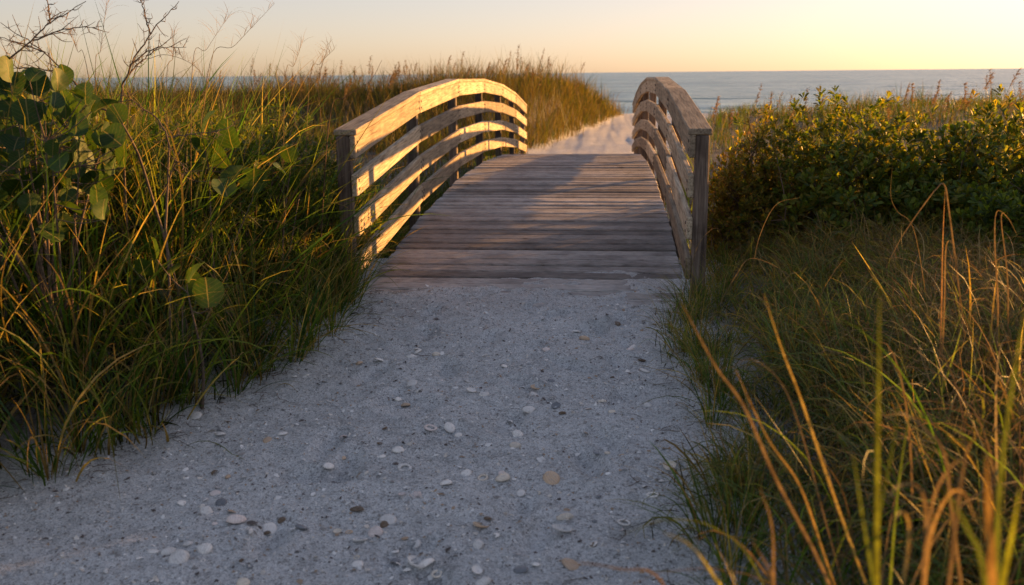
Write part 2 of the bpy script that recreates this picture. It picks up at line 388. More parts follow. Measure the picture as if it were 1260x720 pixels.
class Acc:
    def __init__(s): s.v, s.q, s.t, s.c, s.n = [], [], [], [], 0
    def add(s, r):
        v, q, t, c = r; s.v.append(v); s.q.append(q+s.n); s.t.append(t+s.n); s.c.append(c); s.n += len(v)
    def mesh(s, name, mat):
        return np_mesh(name, np.concatenate(s.v), [np.concatenate(s.q), np.concatenate(s.t)], mat, np.concatenate(s.c))
GREENS = np.array([(.05, .105, .02), (.075, .135, .02), (.105, .155, .022), (.15, .185, .03), (.035, .08, .022)])
STRAW = np.array([(.32, .22, .09), (.26, .17, .07), (.38, .28, .13), (.2, .13, .06)])
GREY = np.array([(.11, .16, .055), (.15, .19, .07), (.09, .14, .055), (.2, .2, .08)])
def pick(pal, N): return pal[RNG.integers(0, len(pal), N)]*RNG.uniform(.75, 1.25, (N, 1))
def mixpal(N, dry, green=GREENS):
    c = pick(green, N); m = RNG.random(N) < dry; c[m] = pick(STRAW, N)[m]; return c
def in_view(x, y, z=.5, m=.12):
    """rough test with a margin, so a side step still finds grass"""
    f = np.array([-math.sin(YAW), math.cos(YAW)]); r = np.array([math.cos(YAW), math.sin(YAW)])
    d = x*f[0]+y*f[1]; l = x*r[0]+y*r[1]
    return (d > .5) & (np.abs(l) < d*(630/1150.+m)+.5)

# ---- grass mass on the left bank
def left_bank():
    A = Acc()
    # clump centres
    n = 1000; x = RNG.uniform(-7.5, -1.3, n); y = RNG.uniform(1.6, 10.5, n)
    l = pl_x(y)-x; keep = (l > .02) & (l < 4.2) & in_view(x, y, m=.2) & ~((x > XL-.14) & (y > Y0-.1))
    x, y, l = x[keep], y[keep], l[keep]
    for cx, cy, cl in zip(x, y, l):
        tall = .38+.86*float(sstep(.0, .8, cl))*RNG.uniform(.65, 1.15); nb = int(RNG.integers(24, 46)); loose = RNG.uniform(.5, 1.6)
        r = np.abs(RNG.normal(0, .085, nb)); a = RNG.uniform(0, 2*math.pi, nb)
        bx, by = cx+r*np.cos(a), cy+r*np.sin(a); base = np.stack([bx, by, gz(bx, by)-.02], -1)
        L = tall*RNG.uniform(.5, 1.35, nb); dry = .08+.36*RNG.random()**1.5
        az = a+RNG.normal(0, .45, nb); az = np.where(RNG.random(nb) < .22, RNG.normal(-.6, .8, nb), az)
        col = mixpal(nb, dry)*RNG.uniform(.6, 1.15); tip = np.where(RNG.random((nb, 1)) < .35, pick(STRAW, nb), col*1.15)
        th0 = np.clip(.05+r*2.6+np.abs(RNG.normal(0, .2*loose, nb)), 0, 1.2); kap = RNG.gamma(1.8, .55*loose, nb)
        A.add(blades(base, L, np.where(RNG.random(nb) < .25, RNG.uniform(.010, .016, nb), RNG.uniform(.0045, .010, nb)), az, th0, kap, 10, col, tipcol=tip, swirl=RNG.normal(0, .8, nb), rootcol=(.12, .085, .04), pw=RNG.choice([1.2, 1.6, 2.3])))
        m = 26; x2, y2 = cx+RNG.normal(0, .16, m), cy+RNG.normal(0, .16, m); k2 = x2 < pl_x(y2)-.03; m = int(k2.sum())
        if m: A.add(blades(np.stack([x2, y2, gz(x2, y2)-.02], -1)[k2], RNG.uniform(.15, .5, m)*tall, RNG.uniform(.006, .014, m), RNG.uniform(0, 6.28, m), RNG.uniform(0, 1.0, m), RNG.uniform(0, 2, m), 4, pick(np.array([(.03, .04, .012), (.05, .035, .018), (.025, .03, .012)]), m)))  # low blades coloured near black to deepen the shade inside the clump
    o = mobj('beach_grass', A.mesh('beach_grass', M_grass)); tag(o, 'dense tall green and straw beach grass left of the sand path', 'grass', kind='stuff')
left_bank()

# ---- low fine grass on the right bank
def right_bank():
    A = Acc(); n = 1200
    x = RNG.uniform(.2, 4.0, n); y = RNG.uniform(1.2, 7.0, n)
    r = x-pr_x(y)-.22*fbm(x*2.2, y*2.2, 33, 2); keep = (r > .0) & (r < 3.6) & ((r > .45) | (RNG.random(n) < .55)) & in_view(x, y, m=.15) & (y > 1.9) & ~((x < XR+.15) & (y > Y0-.05))
    for cx, cy, cr in zip(x[keep], y[keep], r[keep]):
        nb = int(RNG.integers(30, 56)); tall = (.26+.26*float(sstep(0, .8, cr))*RNG.uniform(.5, 1.2))*(1-.42*float(sstep(3.6, 5.2, cy)))
        rr = np.abs(RNG.normal(0, .07, nb)); a = RNG.uniform(0, 2*math.pi, nb); bx, by = cx+rr*np.cos(a), cy+rr*np.sin(a)
        base = np.stack([bx, by, gz(bx, by)-.015], -1); dryz = .38+.45*float(sstep(.8, 2.0, cr+.6*fbm(cx*.9, cy*.9, 5)))
        col = mixpal(nb, dryz, GREY)*RNG.uniform(.65, 1.2); tip = np.where(RNG.random((nb, 1)) < .4, pick(STRAW, nb), col*1.1)
        az = np.where(RNG.random(nb) < .2, RNG.normal(math.pi, .7, nb), a+RNG.normal(0, .5, nb))
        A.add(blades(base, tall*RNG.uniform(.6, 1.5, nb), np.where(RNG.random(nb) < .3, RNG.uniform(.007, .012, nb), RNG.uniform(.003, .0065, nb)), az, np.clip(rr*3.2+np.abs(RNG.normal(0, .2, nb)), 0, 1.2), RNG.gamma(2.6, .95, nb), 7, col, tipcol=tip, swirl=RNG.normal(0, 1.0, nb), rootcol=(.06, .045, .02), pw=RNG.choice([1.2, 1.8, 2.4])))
        if RNG.random() < .6:
            m = 16; x2, y2 = cx+RNG.normal(0, .12, m), cy+RNG.normal(0, .12, m)
            A.add(blades(np.stack([x2, y2, gz(x2, y2)-.01], -1), RNG.uniform(.08, .25, m), RNG.uniform(.003, .007, m), RNG.uniform(0, 6.28, m), RNG.uniform(.3, 1.3, m), RNG.uniform(0, 2, m), 3, pick(np.array([(.03, .028, .012), (.05, .036, .02), (.02, .025, .012)]), m)))  # short blades in very dark tones, painting shade into the gaps
    o = mobj('beach_grass', A.mesh('beach_grass', M_grass)); tag(o, 'low fine grey green grass mat right of the sand path', 'grass', kind='stuff')
    # curly dry blades rising out of it
    B = Acc(); n = 420
    x = RNG.uniform(1.0, 3.4, n); y = RNG.uniform(2.2, 5.6, n); r = x-pr_x(y); keep = (r > .35) & in_view(x, y, m=.15) & (x > .21*y+.25+.6*RNG.random(n))
    for cx, cy in zip(x[keep], y[keep]):
        nb = int(RNG.integers(16, 34)); rr = np.abs(RNG.normal(0, .07, nb)); a = RNG.uniform(0, 2*math.pi, nb); bx, by = cx+rr*np.cos(a), cy+rr*np.sin(a)
        base = np.stack([bx, by, gz(bx, by)], -1); col = mixpal(nb, .86, GREENS)
        h = (.36+.22*RNG.random())*(1-.3*float(sstep(4, 5.4, cy)))
        B.add(blades(base, h*RNG.uniform(.6, 1.6, nb), RNG.uniform(.0025, .0055, nb), a+RNG.normal(0, .7, nb), np.abs(RNG.normal(.12, .12, nb)), np.abs(RNG.normal(3.4, 1.3, nb)), 12, col, swirl=RNG.normal(0, 1.4, nb), pw=2.2))
    o = mobj('dry_grass', B.mesh('dry_grass', M_dry)); tag(o, 'curled straw coloured dry grass rising from the right bank', 'grass', kind='stuff')
right_bank()

# ---- dune grass behind and beyond the bridge
def dune_grass():
    def field(name, label, n, xr, yr, cond, Lr, wr, dry, pal, nb=14):
        A = Acc(); x = RNG.uniform(*xr, n); y = RNG.uniform(*yr, n)
        k = in_view(x, y, m=.12) & cond(x, y); x, y = x[k], y[k]; N = len(x)*nb
        cx, cy = np.repeat(x, nb), np.repeat(y, nb); d = np.hypot(cx, cy)
        bx, by = cx+RNG.normal(0, .11, N), cy+RNG.normal(0, .11, N)
        base = np.stack([bx, by, gz(bx, by)-.03], -1); ch = np.repeat(RNG.uniform(.5, 1.1, len(x))+.9*(RNG.random(len(x)) < .12), nb)
        L = RNG.uniform(*Lr, N)*ch; wd = RNG.uniform(*wr, N)*np.clip(d/14, 1, 2.4)
        pd = np.clip(dry+.35*fbm(cx*.35, cy*.35, 15), .05, .95); col = pick(pal, N); m = RNG.random(N) < pd; col[m] = pick(STRAW*.36, N)[m]
        A.add(blades(base, L, wd, RNG.uniform(0, 2*math.pi, N), np.abs(RNG.normal(.15, .15, N)), np.abs(RNG.normal(.75, .5, N)), 3, col, clampg=False))
        o = mobj(name, A.mesh(name, M_grass)); tag(o, label, 'grass', kind='stuff')
    L = lambda x, y: pl_x(y)-x; Rr = lambda x, y: x-pr_x(y)
    field('dune_grass', 'sunlit golden sea oat grass covering the dune left of the far path', 5200, (-11, 1), (18.5, 38), lambda x, y: (L(x, y) > .02) & (RNG.random(len(x)) < np.where(x > -6, 1, .5)), (.4, .8), (.005, .008), .62, GREENS*np.array([.5, .4, .4]))
    field('dune_grass', 'dull green dune grass between the left bank and the sea', 4600, (-28, -1.8), (8.5, 38), lambda x, y: (L(x, y) > .1) & (x < XL-.2) & ((y < 20) | (x < -9)), (.45, .8), (.006, .010), .35, GREY*.32)
    field('dune_grass', 'low golden dune grass behind the right hand shrubs', 3600, (.9, 34), (7.6, 40), lambda x, y: (Rr(x, y) > np.where(y < 18, 1.3, .3)) & (y > 10.5), (.35, .6), (.005, .009), .4, GREENS*.55)
    field('dune_grass', 'dull grass and weeds filling the ground beyond the left bank', 1300, (-9, -1.8), (7.2, 14.5), lambda x, y: (x < XL-.2), (.4, .8), (.006, .011), .2, GREENS*.6)
    field('dune_grass', 'shaded grass growing in the hollow under the footbridge', 500, (-2.8, 1.8), (7.2, 18), lambda x, y: (x < XL-.15) | (x > XR+.15), (.3, .7), (.005, .008), .25, GREENS)
dune_grass()

# ------------------------------------------------------------------ tubes, stalks and twigs
def tube(pts, rad, sides=5):
    pts = np.array(pts, float); n = len(pts); rad = np.broadcast_to(np.asarray(rad, float), (n,))
    d = np.gradient(pts, axis=0); d /= np.linalg.norm(d, axis=1)[:, None]+1e-9
    up = np.array([.31, .17, .94]); s = np.cross(d, up); s /= np.linalg.norm(s, axis=1)[:, None]+1e-9; u = np.cross(s, d)
    a = np.arange(sides)*2*math.pi/sides
    v = pts[:, None]+rad[:, None, None]*(np.cos(a)[None, :, None]*s[:, None]+np.sin(a)[None, :, None]*u[:, None])
    i = np.arange(n*sides).reshape(n, sides); j = np.roll(i, -1, 1)
    q = np.stack([i[:-1], j[:-1], j[1:], i[1:]], -1).reshape(-1, 4)
    return v.reshape(-1, 3), q
class Tubes:
    def __init__(s): s.v, s.q, s.n = [], [], 0
    def add(s, pts, rad, sides=5):
        v, q = tube(pts, rad, sides); s.v.append(v); s.q.append(q+s.n); s.n += len(v)
    def mesh(s, name, mat, col=None):
        v = np.concatenate(s.v); c = np.repeat(np.array([col]), len(v), 0) if col is not None else None
        return np_mesh(name, v, [np.concatenate(s.q)], mat, c)
def curve(pts, n=10):
    """Catmull-Rom through points"""
    p = [np.array(q, float) for q in pts]; p = [2*p[0]-p[1]]+p+[2*p[-1]-p[-2]]; out = []
    for k in range(1, len(p)-2):
        for t in np.linspace(0, 1, n, endpoint=False):
            out.append(.5*((2*p[k])+(-p[k-1]+p[k+1])*t+(2*p[k-1]-5*p[k]+4*p[k+1]-p[k+2])*t*t+(-p[k-1]+3*p[k]-3*p[k+1]+p[k+2])*t**3))
    out.append(p[-2]); return np.array(out)

# sea oat stalks: stem with a drooping seed head
def oat_meshes(seed, h, lean):
    R = np.random.default_rng(seed); T = Tubes(); t = np.linspace(0, 1, 9)
    p = np.stack([lean*h*t**2.2, .03*h*np.sin(t*2+seed), h*(t-.12*t**3*lean)], -1)
    T.add(p, .0042*(1-.6*t), 4); st = T.mesh('stem', M_dry, (.30, .2, .09))
    n = 46; s = R.uniform(.66, 1.0, n); bp = np.stack([np.interp(s, t, p[:, k]) for k in range(3)], -1)
    A = Acc(); az = R.normal(0, .9, n); c = STRAW[R.integers(0, 4, n)]
    A.add(blades(bp, R.uniform(.05, .11, n)*(1.25-.5*(s-.66)/.34), R.uniform(.012, .02, n), az, R.uniform(.5, 1.0, n), R.uniform(.8, 1.7, n), 4, c, clampg=False))
    return st, A.mesh('seed_head', M_dry)
OATS = [oat_meshes(s, h, l) for s, h, l in ((1, .95, .12), (2, 1.1, .22), (3, .85, .3), (4, 1.0, -.1), (5, 1.2, .16))]
def oat(x, y, label, group, sc_=1., k=None):
    k = random.randrange(5) if k is None else k
    r = empty('sea_oat_stalk', (x, y, float(gz(x, y))-.02), label, 'sea oat', group, random.uniform(-1.2, 1.2)); r.scale = (sc_,)*3
    mobj('stem', OATS[k][0], r); mobj('seed_head', OATS[k][1], r)
R_ = random.Random(5)
cnt = 0
while cnt < 150:
    y = R_.uniform(22, 35); x = R_.uniform(-12, .2)
    if pl_x(y)-x < .5 or (x < -7 and R_.random() < .5): continue
    wh = 'on the dune flank beside the far sand path' if pl_x(y)-x < 2.2 else 'on the dune crest behind the left railing' if y > 27 else 'on the dune slope facing the bridge'
    oat(x, y, 'sea oat stalk with drooping seed head '+wh, 'sea oats '+wh, R_.uniform(.6, 1.2)); cnt += 1
for px in (872, 880, 893, 902, 915, 928, 941, 947, 952, 960, 969, 974, 988, 996, 1004, 1018, 1098, 1111, 1126, 1140, 1148, 1157, 1163, 1176, 1185, 1192, 1204, 1210, 1219, 1232, 1240, 1249, 1257):
    d = R_.uniform(15, 24); p = at_depth(px, 130, d)
    oat(p.x, p.y, 'sea oat stalk standing against the sea behind the right hand shrubs', 'sea oats behind the right shrubs', R_.uniform(.85, 1.2))

# wispy tall seed grass rising from the left bank, each a stalk through photographed points
def wisp(pts, d, label, col=(.2, .14, .07), awn=True, rad=.0022, name='seed_grass_stalk', grp=None):
    w3 = [at_depth(x, y, d+k*.04) for k, (x, y) in enumerate(pts)]
    sd = w3[0]-w3[1]; k_ = min(1.3, .4/(math.hypot(sd.x, sd.y)+1e-6)); g = w3[0]+sd*k_; base = Vector((g.x, g.y, float(gz(g.x, g.y))-.02)); r = empty(name, base, label, 'grass stalk', grp)
    p = curve([(0, 0, 0)]+[tuple(q-base) for q in w3], 8); n = len(p)
    T = Tubes(); T.add(p, rad*(1-.75*np.linspace(0, 1, n)), 4); mobj('stem', T.mesh('stem', M_dry, col), r)
    if awn:
        m = 34; s = RNG.uniform(.62, 1, m); tt = np.linspace(0, 1, n); bp = np.stack([np.interp(s, tt, p[:, k]) for k in range(3)], -1)
        A = Acc(); A.add(blades(bp, RNG.uniform(.05, .15, m), np.full(m, .0016), RNG.uniform(0, 6.28, m), RNG.uniform(.3, .9, m), RNG.uniform(.2, 1.3, m), 4, pick(STRAW, m), clampg=False))
        mobj('awn', A.mesh('awn', M_dry), r)
WG = 'wispy seed grass on the left bank'
for pts, d in (([(236, 95), (255, 60), (285, 14)], 4.7), ([(255, 95), (290, 55), (338, 4)], 4.9), ([(118, 110), (124, 60), (131, 5)], 4.4),
               ([(205, 120), (213, 70), (214, 40)], 4.6), ([(350, 110), (362, 80), (372, 52)], 5.6), ([(380, 110), (395, 78), (412, 60)], 5.8),
               ([(110, 100), (95, 62), (82, 30)], 4.5), ([(395, 150), (392, 100), (408, 45)], 6.0), ([(160, 120), (190, 70), (235, 78), (262, 110)], 4.7)):
    wisp(pts, d, 'thin wispy seed grass stalk above the left bank grass', grp=WG)
wisp([(405, 150), (425, 120), (455, 100), (470, 74)], 5.6, 'bare brown dry stalk leaning beside the left railing', (.13, .085, .05), False, .004)

# bare twigs: main branch through photographed points with side twigs
def twig(mains, d, label, seed):
    R = np.random.default_rng(seed); g0 = at_depth(*mains[0][0], d); sd = g0-at_depth(*mains[0][1], d); g = g0+sd*min(1., .3/(math.hypot(sd.x, sd.y)+1e-6)); base = Vector((g.x, g.y, float(gz(g.x, g.y))-.03))
    r = empty('bare_branch', base, label, 'branch')
    for mi, pts in enumerate(mains):
        w3 = [np.array(at_depth(x, y, d+.05*k*(1 if mi % 2 else -1))-base) for k, (x, y) in enumerate(pts)]
        if mi == 0: w3 = [np.zeros(3)]+w3
        p = curve(w3, 8); n = len(p); rr = .0075*(1-.82*np.linspace(0, 1, n)) if mi == 0 else .0042*(1-.7*np.linspace(0, 1, n))
        p = p+R.normal(0, .0022, p.shape); T = Tubes(); T.add(p, rr, 6); mobj('limb', T.mesh('limb', M_bark), r)
        S = Tubes(); k0 = int(n*(.45 if mi == 0 else .1))
        for k in range(k0, n-1):
            if R.random() < .75:
                q = p[k]; dd = p[k+1]-p[k]; dd /= np.linalg.norm(dd); v = dd*.5+R.normal(0, .6, 3); v /= np.linalg.norm(v)
                ln = R.uniform(.02, .10); m = q+v*ln*.5+R.normal(0, .006, 3); S.add(curve([q, m, q+v*ln+np.array([0, 0, .01])], 4), np.linspace(.0022, .0008, 9), 4)
                for e in range(2): S.add([m, m+R.normal(0, .016, 3)], [.0012, .0006], 3)
        if S.v: mobj('twig', S.mesh('twig', M_bark), r)
twig([[(150, 150), (158, 90), (185, 42), (220, 2)], [(158, 92), (178, 72), (205, 52)], [(185, 42), (178, 18), (172, -5)], [(160, 80), (190, 60), (230, 58)]], 4.6, 'bare brown branch forking upward out of the left grass', 3)
twig([[(170, 190), (110, 122), (55, 65), (0, 28)], [(55, 65), (30, 55), (-10, 42)], [(80, 92), (40, 84), (0, 86)]], 4.3, 'long bare branch slanting over the round leaved shrub', 4)
twig([[(-10, 180), (-8, 95), (30, 58), (62, 28), (105, 2)], [(40, 50), (80, 36), (125, 33)], [(62, 28), (60, 10), (56, -10)]], 4.1, 'bare branch rising behind the round leaved shrub beside the left bank', 5)
twig([[(205, 280), (206, 170), (172, 130), (150, 115)], [(206, 168), (240, 165), (280, 158)], [(200, 240), (218, 200), (232, 215)]], 4.2, 'knotted bare branch within the left bank grass', 6)

# ------------------------------------------------------------------ round leaved shrubs (left)
def round_leaf(seed):
    R = np.random.default_rng(seed); n = 18; a = np.linspace(0, 2*math.pi, n, endpoint=False)
    v = [(0, .06, 0)]
    for rr, zz in ((.5, .0), (1., 0.)):
        for k in range(n):
            rad = rr*(1+.05*math.sin(3*a[k]+seed)+R.normal(0, .012)); x = rad*math.sin(a[k]); y = 1-rad*math.cos(a[k])*(1-.10*math.exp(-(min(a[k], 2*math.pi-a[k])/.35)**2)*(rr == 1))
            v.append((x, y, .30*rr*rr*abs(math.sin(a[k]))**1.2+(.09*math.sin(2*a[k]+seed)+.04*math.sin(5*a[k]+2*seed))*rr-.16*(y-1)**2*rr))
    v[0] = (0, 1, -.02)
    f3 = np.array([(0, 1+k, 1+(k+1) % n) for k in range(n)]); f4 = np.array([(1+k, 1+n+k, 1+n+(k+1) % n, 1+(k+1) % n) for k in range(n)])
    return np.array(v), f3, f4
def roundleafmat(name, c0, c1, trans):
    m, n, p, out = newmat(name); tc = nd(n, 'ShaderNodeTexCoord'); oi = nd(n, 'ShaderNodeObjectInfo')
    base = mixc(n, oi.outputs['Random'], c0, c1)
    sx = nd(n, 'ShaderNodeSeparateXYZ'); n.links.new(tc.outputs['Object'], sx.inputs[0])
    ab = nd(n, 'ShaderNodeMath', operation='ABSOLUTE'); n.links.new(sx.outputs[0], ab.inputs[0])
    mid = ramp(n, ab.outputs[0], [(.02, (1, 1, 1)), (.05, (0, 0, 0))])
    ph = nd(n, 'ShaderNodeMath', operation='MULTIPLY_ADD'); n.links.new(ab.outputs[0], ph.inputs[0]); ph.inputs[1].default_value = -.6; n.links.new(sx.outputs[1], ph.inputs[2])
    fr = nd(n, 'ShaderNodeMath', operation='PINGPONG'); n.links.new(ph.outputs[0], fr.inputs[0]); fr.inputs[1].default_value = .14
    vein = ramp(n, fr.outputs[0], [(.008, (.55, .55, .55)), (.03, (0, 0, 0))])
    f = noise(n, tc.outputs['Object'], 3, 3)
    c = mixc(n, .6, base, ramp(n, f, [(.3, (.7, .7, .6)), (.7, (1.25, 1.2, 1.1))]), 'MULTIPLY')
    c = mixc(n, vein, c, (.09, .12, .035)); c = mixc(n, mid, c, (.2, .18, .07)); c = mixc(n, ramp(n, noise(n, tc.outputs['Object'], 5, 4), [(.60, (0, 0, 0)), (.68, (.8, .8, .8))]), c, (.12, .08, .03))
    n.links.new(c, p.inputs['Base Color']); p.inputs['Roughness'].default_value = .55; p.inputs['Specular IOR Level'].default_value = .3
    t = nd(n, 'ShaderNodeBsdfTranslucent'); n.links.new(mixc(n, 1., c, (1.5, 1.4, .4), 'MULTIPLY'), t.inputs[0])
    x = nd(n, 'ShaderNodeMixShader'); x.inputs[0].default_value = trans
    n.links.new(p.outputs[0], x.inputs[1]); n.links.new(t.outputs[0], x.inputs[2]); n.links.new(x.outputs[0], out.inputs[0]); return m
M_round = roundleafmat('round_leaf', (.022, .055, .014), (.05, .10, .02), .34)
RL = [np_mesh('leaf', *(lambda r: (r[0], [r[1], r[2]]))(round_leaf(s)), M_round) for s in range(4)]
def grape(leaves, base_px, d, label, seed, extra=0, ell=None):
    R = np.random.default_rng(seed); g = at_depth(*base_px, d); base = Vector((g.x, g.y, float(gz(g.x, g.y))-.03))
    r = empty('round_leaf_shrub', base, label, 'shrub'); S = Tubes(); heads = []
    L = [(x, y, s, d+R.uniform(-.25, .25)) for x, y, s in leaves]
    for k in range(extra):
        (cx, cy, rx, ry) = ell; a, q = R.uniform(0, 6.28), math.sqrt(R.random()); L.append((cx+rx*q*math.cos(a), cy+ry*q*math.sin(a), R.uniform(24, 44), d+R.uniform(-.3, .5)))
    for x, y, s, dd in L:
        p = at_depth(x, y, dd)-base; rad = s/FPX*dd/2.3
        az = R.uniform(0, 6.28); tilt = R.uniform(.35, 2.2)
        rot = Matrix.Rotation(az, 3, 'Z') @ Matrix.Rotation(tilt, 3, 'X') @ Matrix.Rotation(R.normal(0, .4), 3, 'Y')
        o = mobj('leaf', RL[R.integers(0, 4)], r); o.rotation_euler = rot.to_euler(); o.scale = (rad,)*3
        off = rot @ Vector((0, rad, 0)); o.location = p-off
        heads.append((np.array(p-off), rad))
    nb = max(2, len(heads)//7); pts = [h[0] for h in heads]; tips = [pts[i]*np.array([.9, .9, .93]) for i in R.choice(len(pts), nb, replace=False)]; nodes = []
    for tp in tips:
        c_ = curve([(R.normal(0, .05), R.normal(0, .05), 0), tp*np.array([.35, .35, .5])+R.normal(0, .03, 3), tp], 8); S.add(c_, np.linspace(.009, .003, len(c_)), 6); nodes += list(c_[5:])
    nodes = np.array(nodes)
    for q, rad in heads:
        k = np.argmin(np.linalg.norm(nodes-q, axis=1)+.6*np.maximum(0, nodes[:, 2]-q[2])); m1 = (nodes[k]+q)/2+np.array([0, 0, -.015]); S.add(curve([nodes[k], m1, q], 5), np.linspace(.003, .0018, 11), 5)
    mobj('stem', S.mesh('stem', M_bark), r)
grape([(10, 85, 40), (28, 92, 30), (68, 108, 34), (40, 125, 26), (60, 135, 30), (12, 130, 44), (75, 160, 46), (110, 140, 44), (105, 115, 34), (55, 170, 40), (20, 175, 40), (12, 200, 44), (40, 150, 36), (95, 185, 40), (125, 165, 40), (5, 110, 40), (145, 140, 30), (60, 200, 38), (20, 230, 40), (112, 225, 34)],
      (60, 330), 4.1, 'low shrub with large round green leaves at the left bank', 8, 120, (40, 195, 120, 110))
grape([(265, 172, 34), (282, 166, 44), (255, 150, 36), (270, 192, 40), (246, 172, 32), (290, 215, 44), (312, 222, 40), (255, 184, 36), (275, 230, 36), (240, 210, 34)], (268, 300), 4.9, 'round leaved seedling with bright leaves in tall left grass', 9)
grape([(230, 350, 50), (255, 360, 46), (210, 340, 44), (240, 335, 40), (222, 372, 40), (190, 305, 34), (180, 330, 36), (200, 362, 36)], (235, 400), 4.1, 'dark round leaved seedling low in the left grass', 10)
grape([(345, 210, 30), (365, 225, 28), (330, 195, 26), (355, 190, 26), (120, 300, 34), (140, 320, 30)][:4], (345, 300), 5.5, 'round leaved seedling in shade near the left railing', 12)

# ------------------------------------------------------------------ leafy shrubs (right)
def leaves_np(pos, d, nrm, ln, wd, col):
    N = len(pos); s = np.cross(d, nrm); s /= np.linalg.norm(s, axis=1)[:, None]+1e-9; u = np.cross(s, d)
    prof = [(0, 0, 0), (.4, .33, .03), (.4, -.33, .03), (.78, .5, .04), (.78, -.5, .04), (1, 0, -.02)]
    V = np.stack([pos+d*(a*ln)[:, None]+s*(b*wd)[:, None]+u*(c*ln)[:, None] for a, b, c in prof], 1)
    o = (np.arange(N)*6)[:, None]; T = np.concatenate([o+np.array([[0, 1, 2]]), o+np.array([[3, 5, 4]])]); Q = o+np.array([[1, 3, 4, 2]])
    return V.reshape(-1, 3), Q, T, np.repeat(col, 6, 0)
def shrub(cx, cy, rx, ry, h, n, label, pal, seed, leaf=(.055, .085), lw=.44, stemc=26, spread=1., top=None):
    R = np.random.default_rng(seed); zb = float(gz(cx, cy))-.03; r = empty('leafy_shrub', (cx, cy, zb), label, 'shrub', None)
    # tips through the crown's volume, denser to the outside
    a = R.uniform(0, 2*math.pi, n); el = np.arcsin(R.uniform(-.05, 1, n)); q = R.uniform(.30, 1, n)**.45
    lump = 1+.30*fbm(a*1.7+seed, el*2.4, seed, 3)+np.clip(.05*R.normal(0, 1, n), -.08, .09)*(q > .85)
    p = np.stack([rx*np.cos(a)*np.cos(el), ry*np.sin(a)*np.cos(el), .12+h*np.sin(el)], -1)*(q*lump)[:, None]
    p[:, 2] = np.maximum(p[:, 2], .05)
    out = p/np.array([rx, ry, h]); out /= np.linalg.norm(out, axis=1)[:, None]+1e-9; out = out+np.array([0, 0, .8])+R.normal(0, .25, (n, 3)); out /= np.linalg.norm(out, axis=1)[:, None]
    m = 9; P = np.repeat(p, m, 0); O = np.repeat(out, m, 0); N = n*m
    ref = np.cross(O, R.normal(0, 1, (N, 3))); ref /= np.linalg.norm(ref, axis=1)[:, None]
    k = np.tile(np.arange(m), n); open_ = .35+1.0*(k/m)+R.normal(0, .12, N)
    d = O*np.cos(open_)[:, None]+ref*np.sin(open_)[:, None]; P = P-O*(k/m*.05)[:, None]
    ln = R.uniform(*leaf, N)*(.65+.5*k/m); c = pal[R.integers(0, len(pal), N)]*R.uniform(.75, 1.3, (N, 1))*np.repeat(R.uniform(.8, 1.2, (n, 1)), m, 0)
    A = Acc(); A.add(leaves_np(P, d, O, ln, ln*lw, c)); mobj('crown', A.mesh('crown', M_leaf), r)
    T = Tubes(); idx = R.choice(n, stemc*5, replace=False)
    for s in range(stemc):
        b = R.normal(0, .12, 2); tips = p[idx[s*5:s*5+5]]; m1 = np.array([tips[0][0]*.45+b[0], tips[0][1]*.45+b[1], tips[0][2]*.5])
        T.add(curve([(b[0]*rx, b[1]*ry, 0), m1, tips[0]], 6), np.linspace(.011, .003, 13), 5)
        for t in tips[1:]: T.add([m1, (m1+t)/2+R.normal(0, .03, 3), t], [.006, .004, .002], 4)
    mobj('stem', T.mesh('stem', M_bark), r); return r
PG = 1.4*np.array([(.06, .10, .016), (.085, .13, .018), (.13, .165, .02), (.05, .085, .018)])
PY = 1.2*np.array([(.13, .14, .02), (.17, .16, .025), (.09, .11, .02), (.19, .14, .04)])
def spx(px, d): p = at_depth(px, 290, d); return p.x, p.y
shrub(*spx(1040, 7.5), 1.05, .85, 1.2, 2400, 'big dark green rosette leaved shrub behind the right bank grass', np.concatenate([PG, PY[:2]]), 21)  # yellow leaves mixed into the green crowns for the sun's warm glow
shrub(*spx(1215, 7.1), .9, .85, .96, 1800, 'shrub with yellow tipped rosettes beside the big dark green shrub', np.concatenate([PG, PY[:2]]), 22)
shrub(1.14, 7.5, .46, .55, 1.06, 1200, 'rounded olive yellow shrub touching the right railing post', PY, 28, (.035, .055), .4)
shrub(1.40, 8.4, .6, .7, 1.1, 1400, 'thin yellowish small leaved shrub beside the right railing post', PY, 23, (.03, .05), .36)
shrub(1.6, 9.4, .66, .6, .9, 1300, 'yellow green shrub beside the middle of the right railing', PY, 26)
shrub(*spx(1130, 9.4), 1.3, 1.0, 1.02, 1400, 'olive shrub behind the big dark green one', np.concatenate([PG, PY]), 24)
shrub(*spx(1000, 9.6), .9, .7, 1.0, 1300, 'low yellow green shrub between railing and sea oats', PY, 25)
shrub(*spx(1260, 8.8), 1.2, .9, 1.0, 1300, 'olive shrub behind the yellow tipped shrub', np.concatenate([PG, PY]), 27)
shrub(*spx(345, 6.3), .62, .55, 1.02, 1500, 'dense dark leafy shrub in the grass left of the left railing', PG*.8, 41, (.03, .05), .4)
shrub(*spx(250, 5.7), .5, .5, .98, 1100, 'dark leafy shrub among tall grass behind the bare branches', PG*.8, 42, (.03, .05), .4)
shrub(*spx(100, 5.2), .6, .5, 1.05, 1100, 'dark leafy shrub behind the large round leaves', PG*.8, 43, (.035, .055), .5)
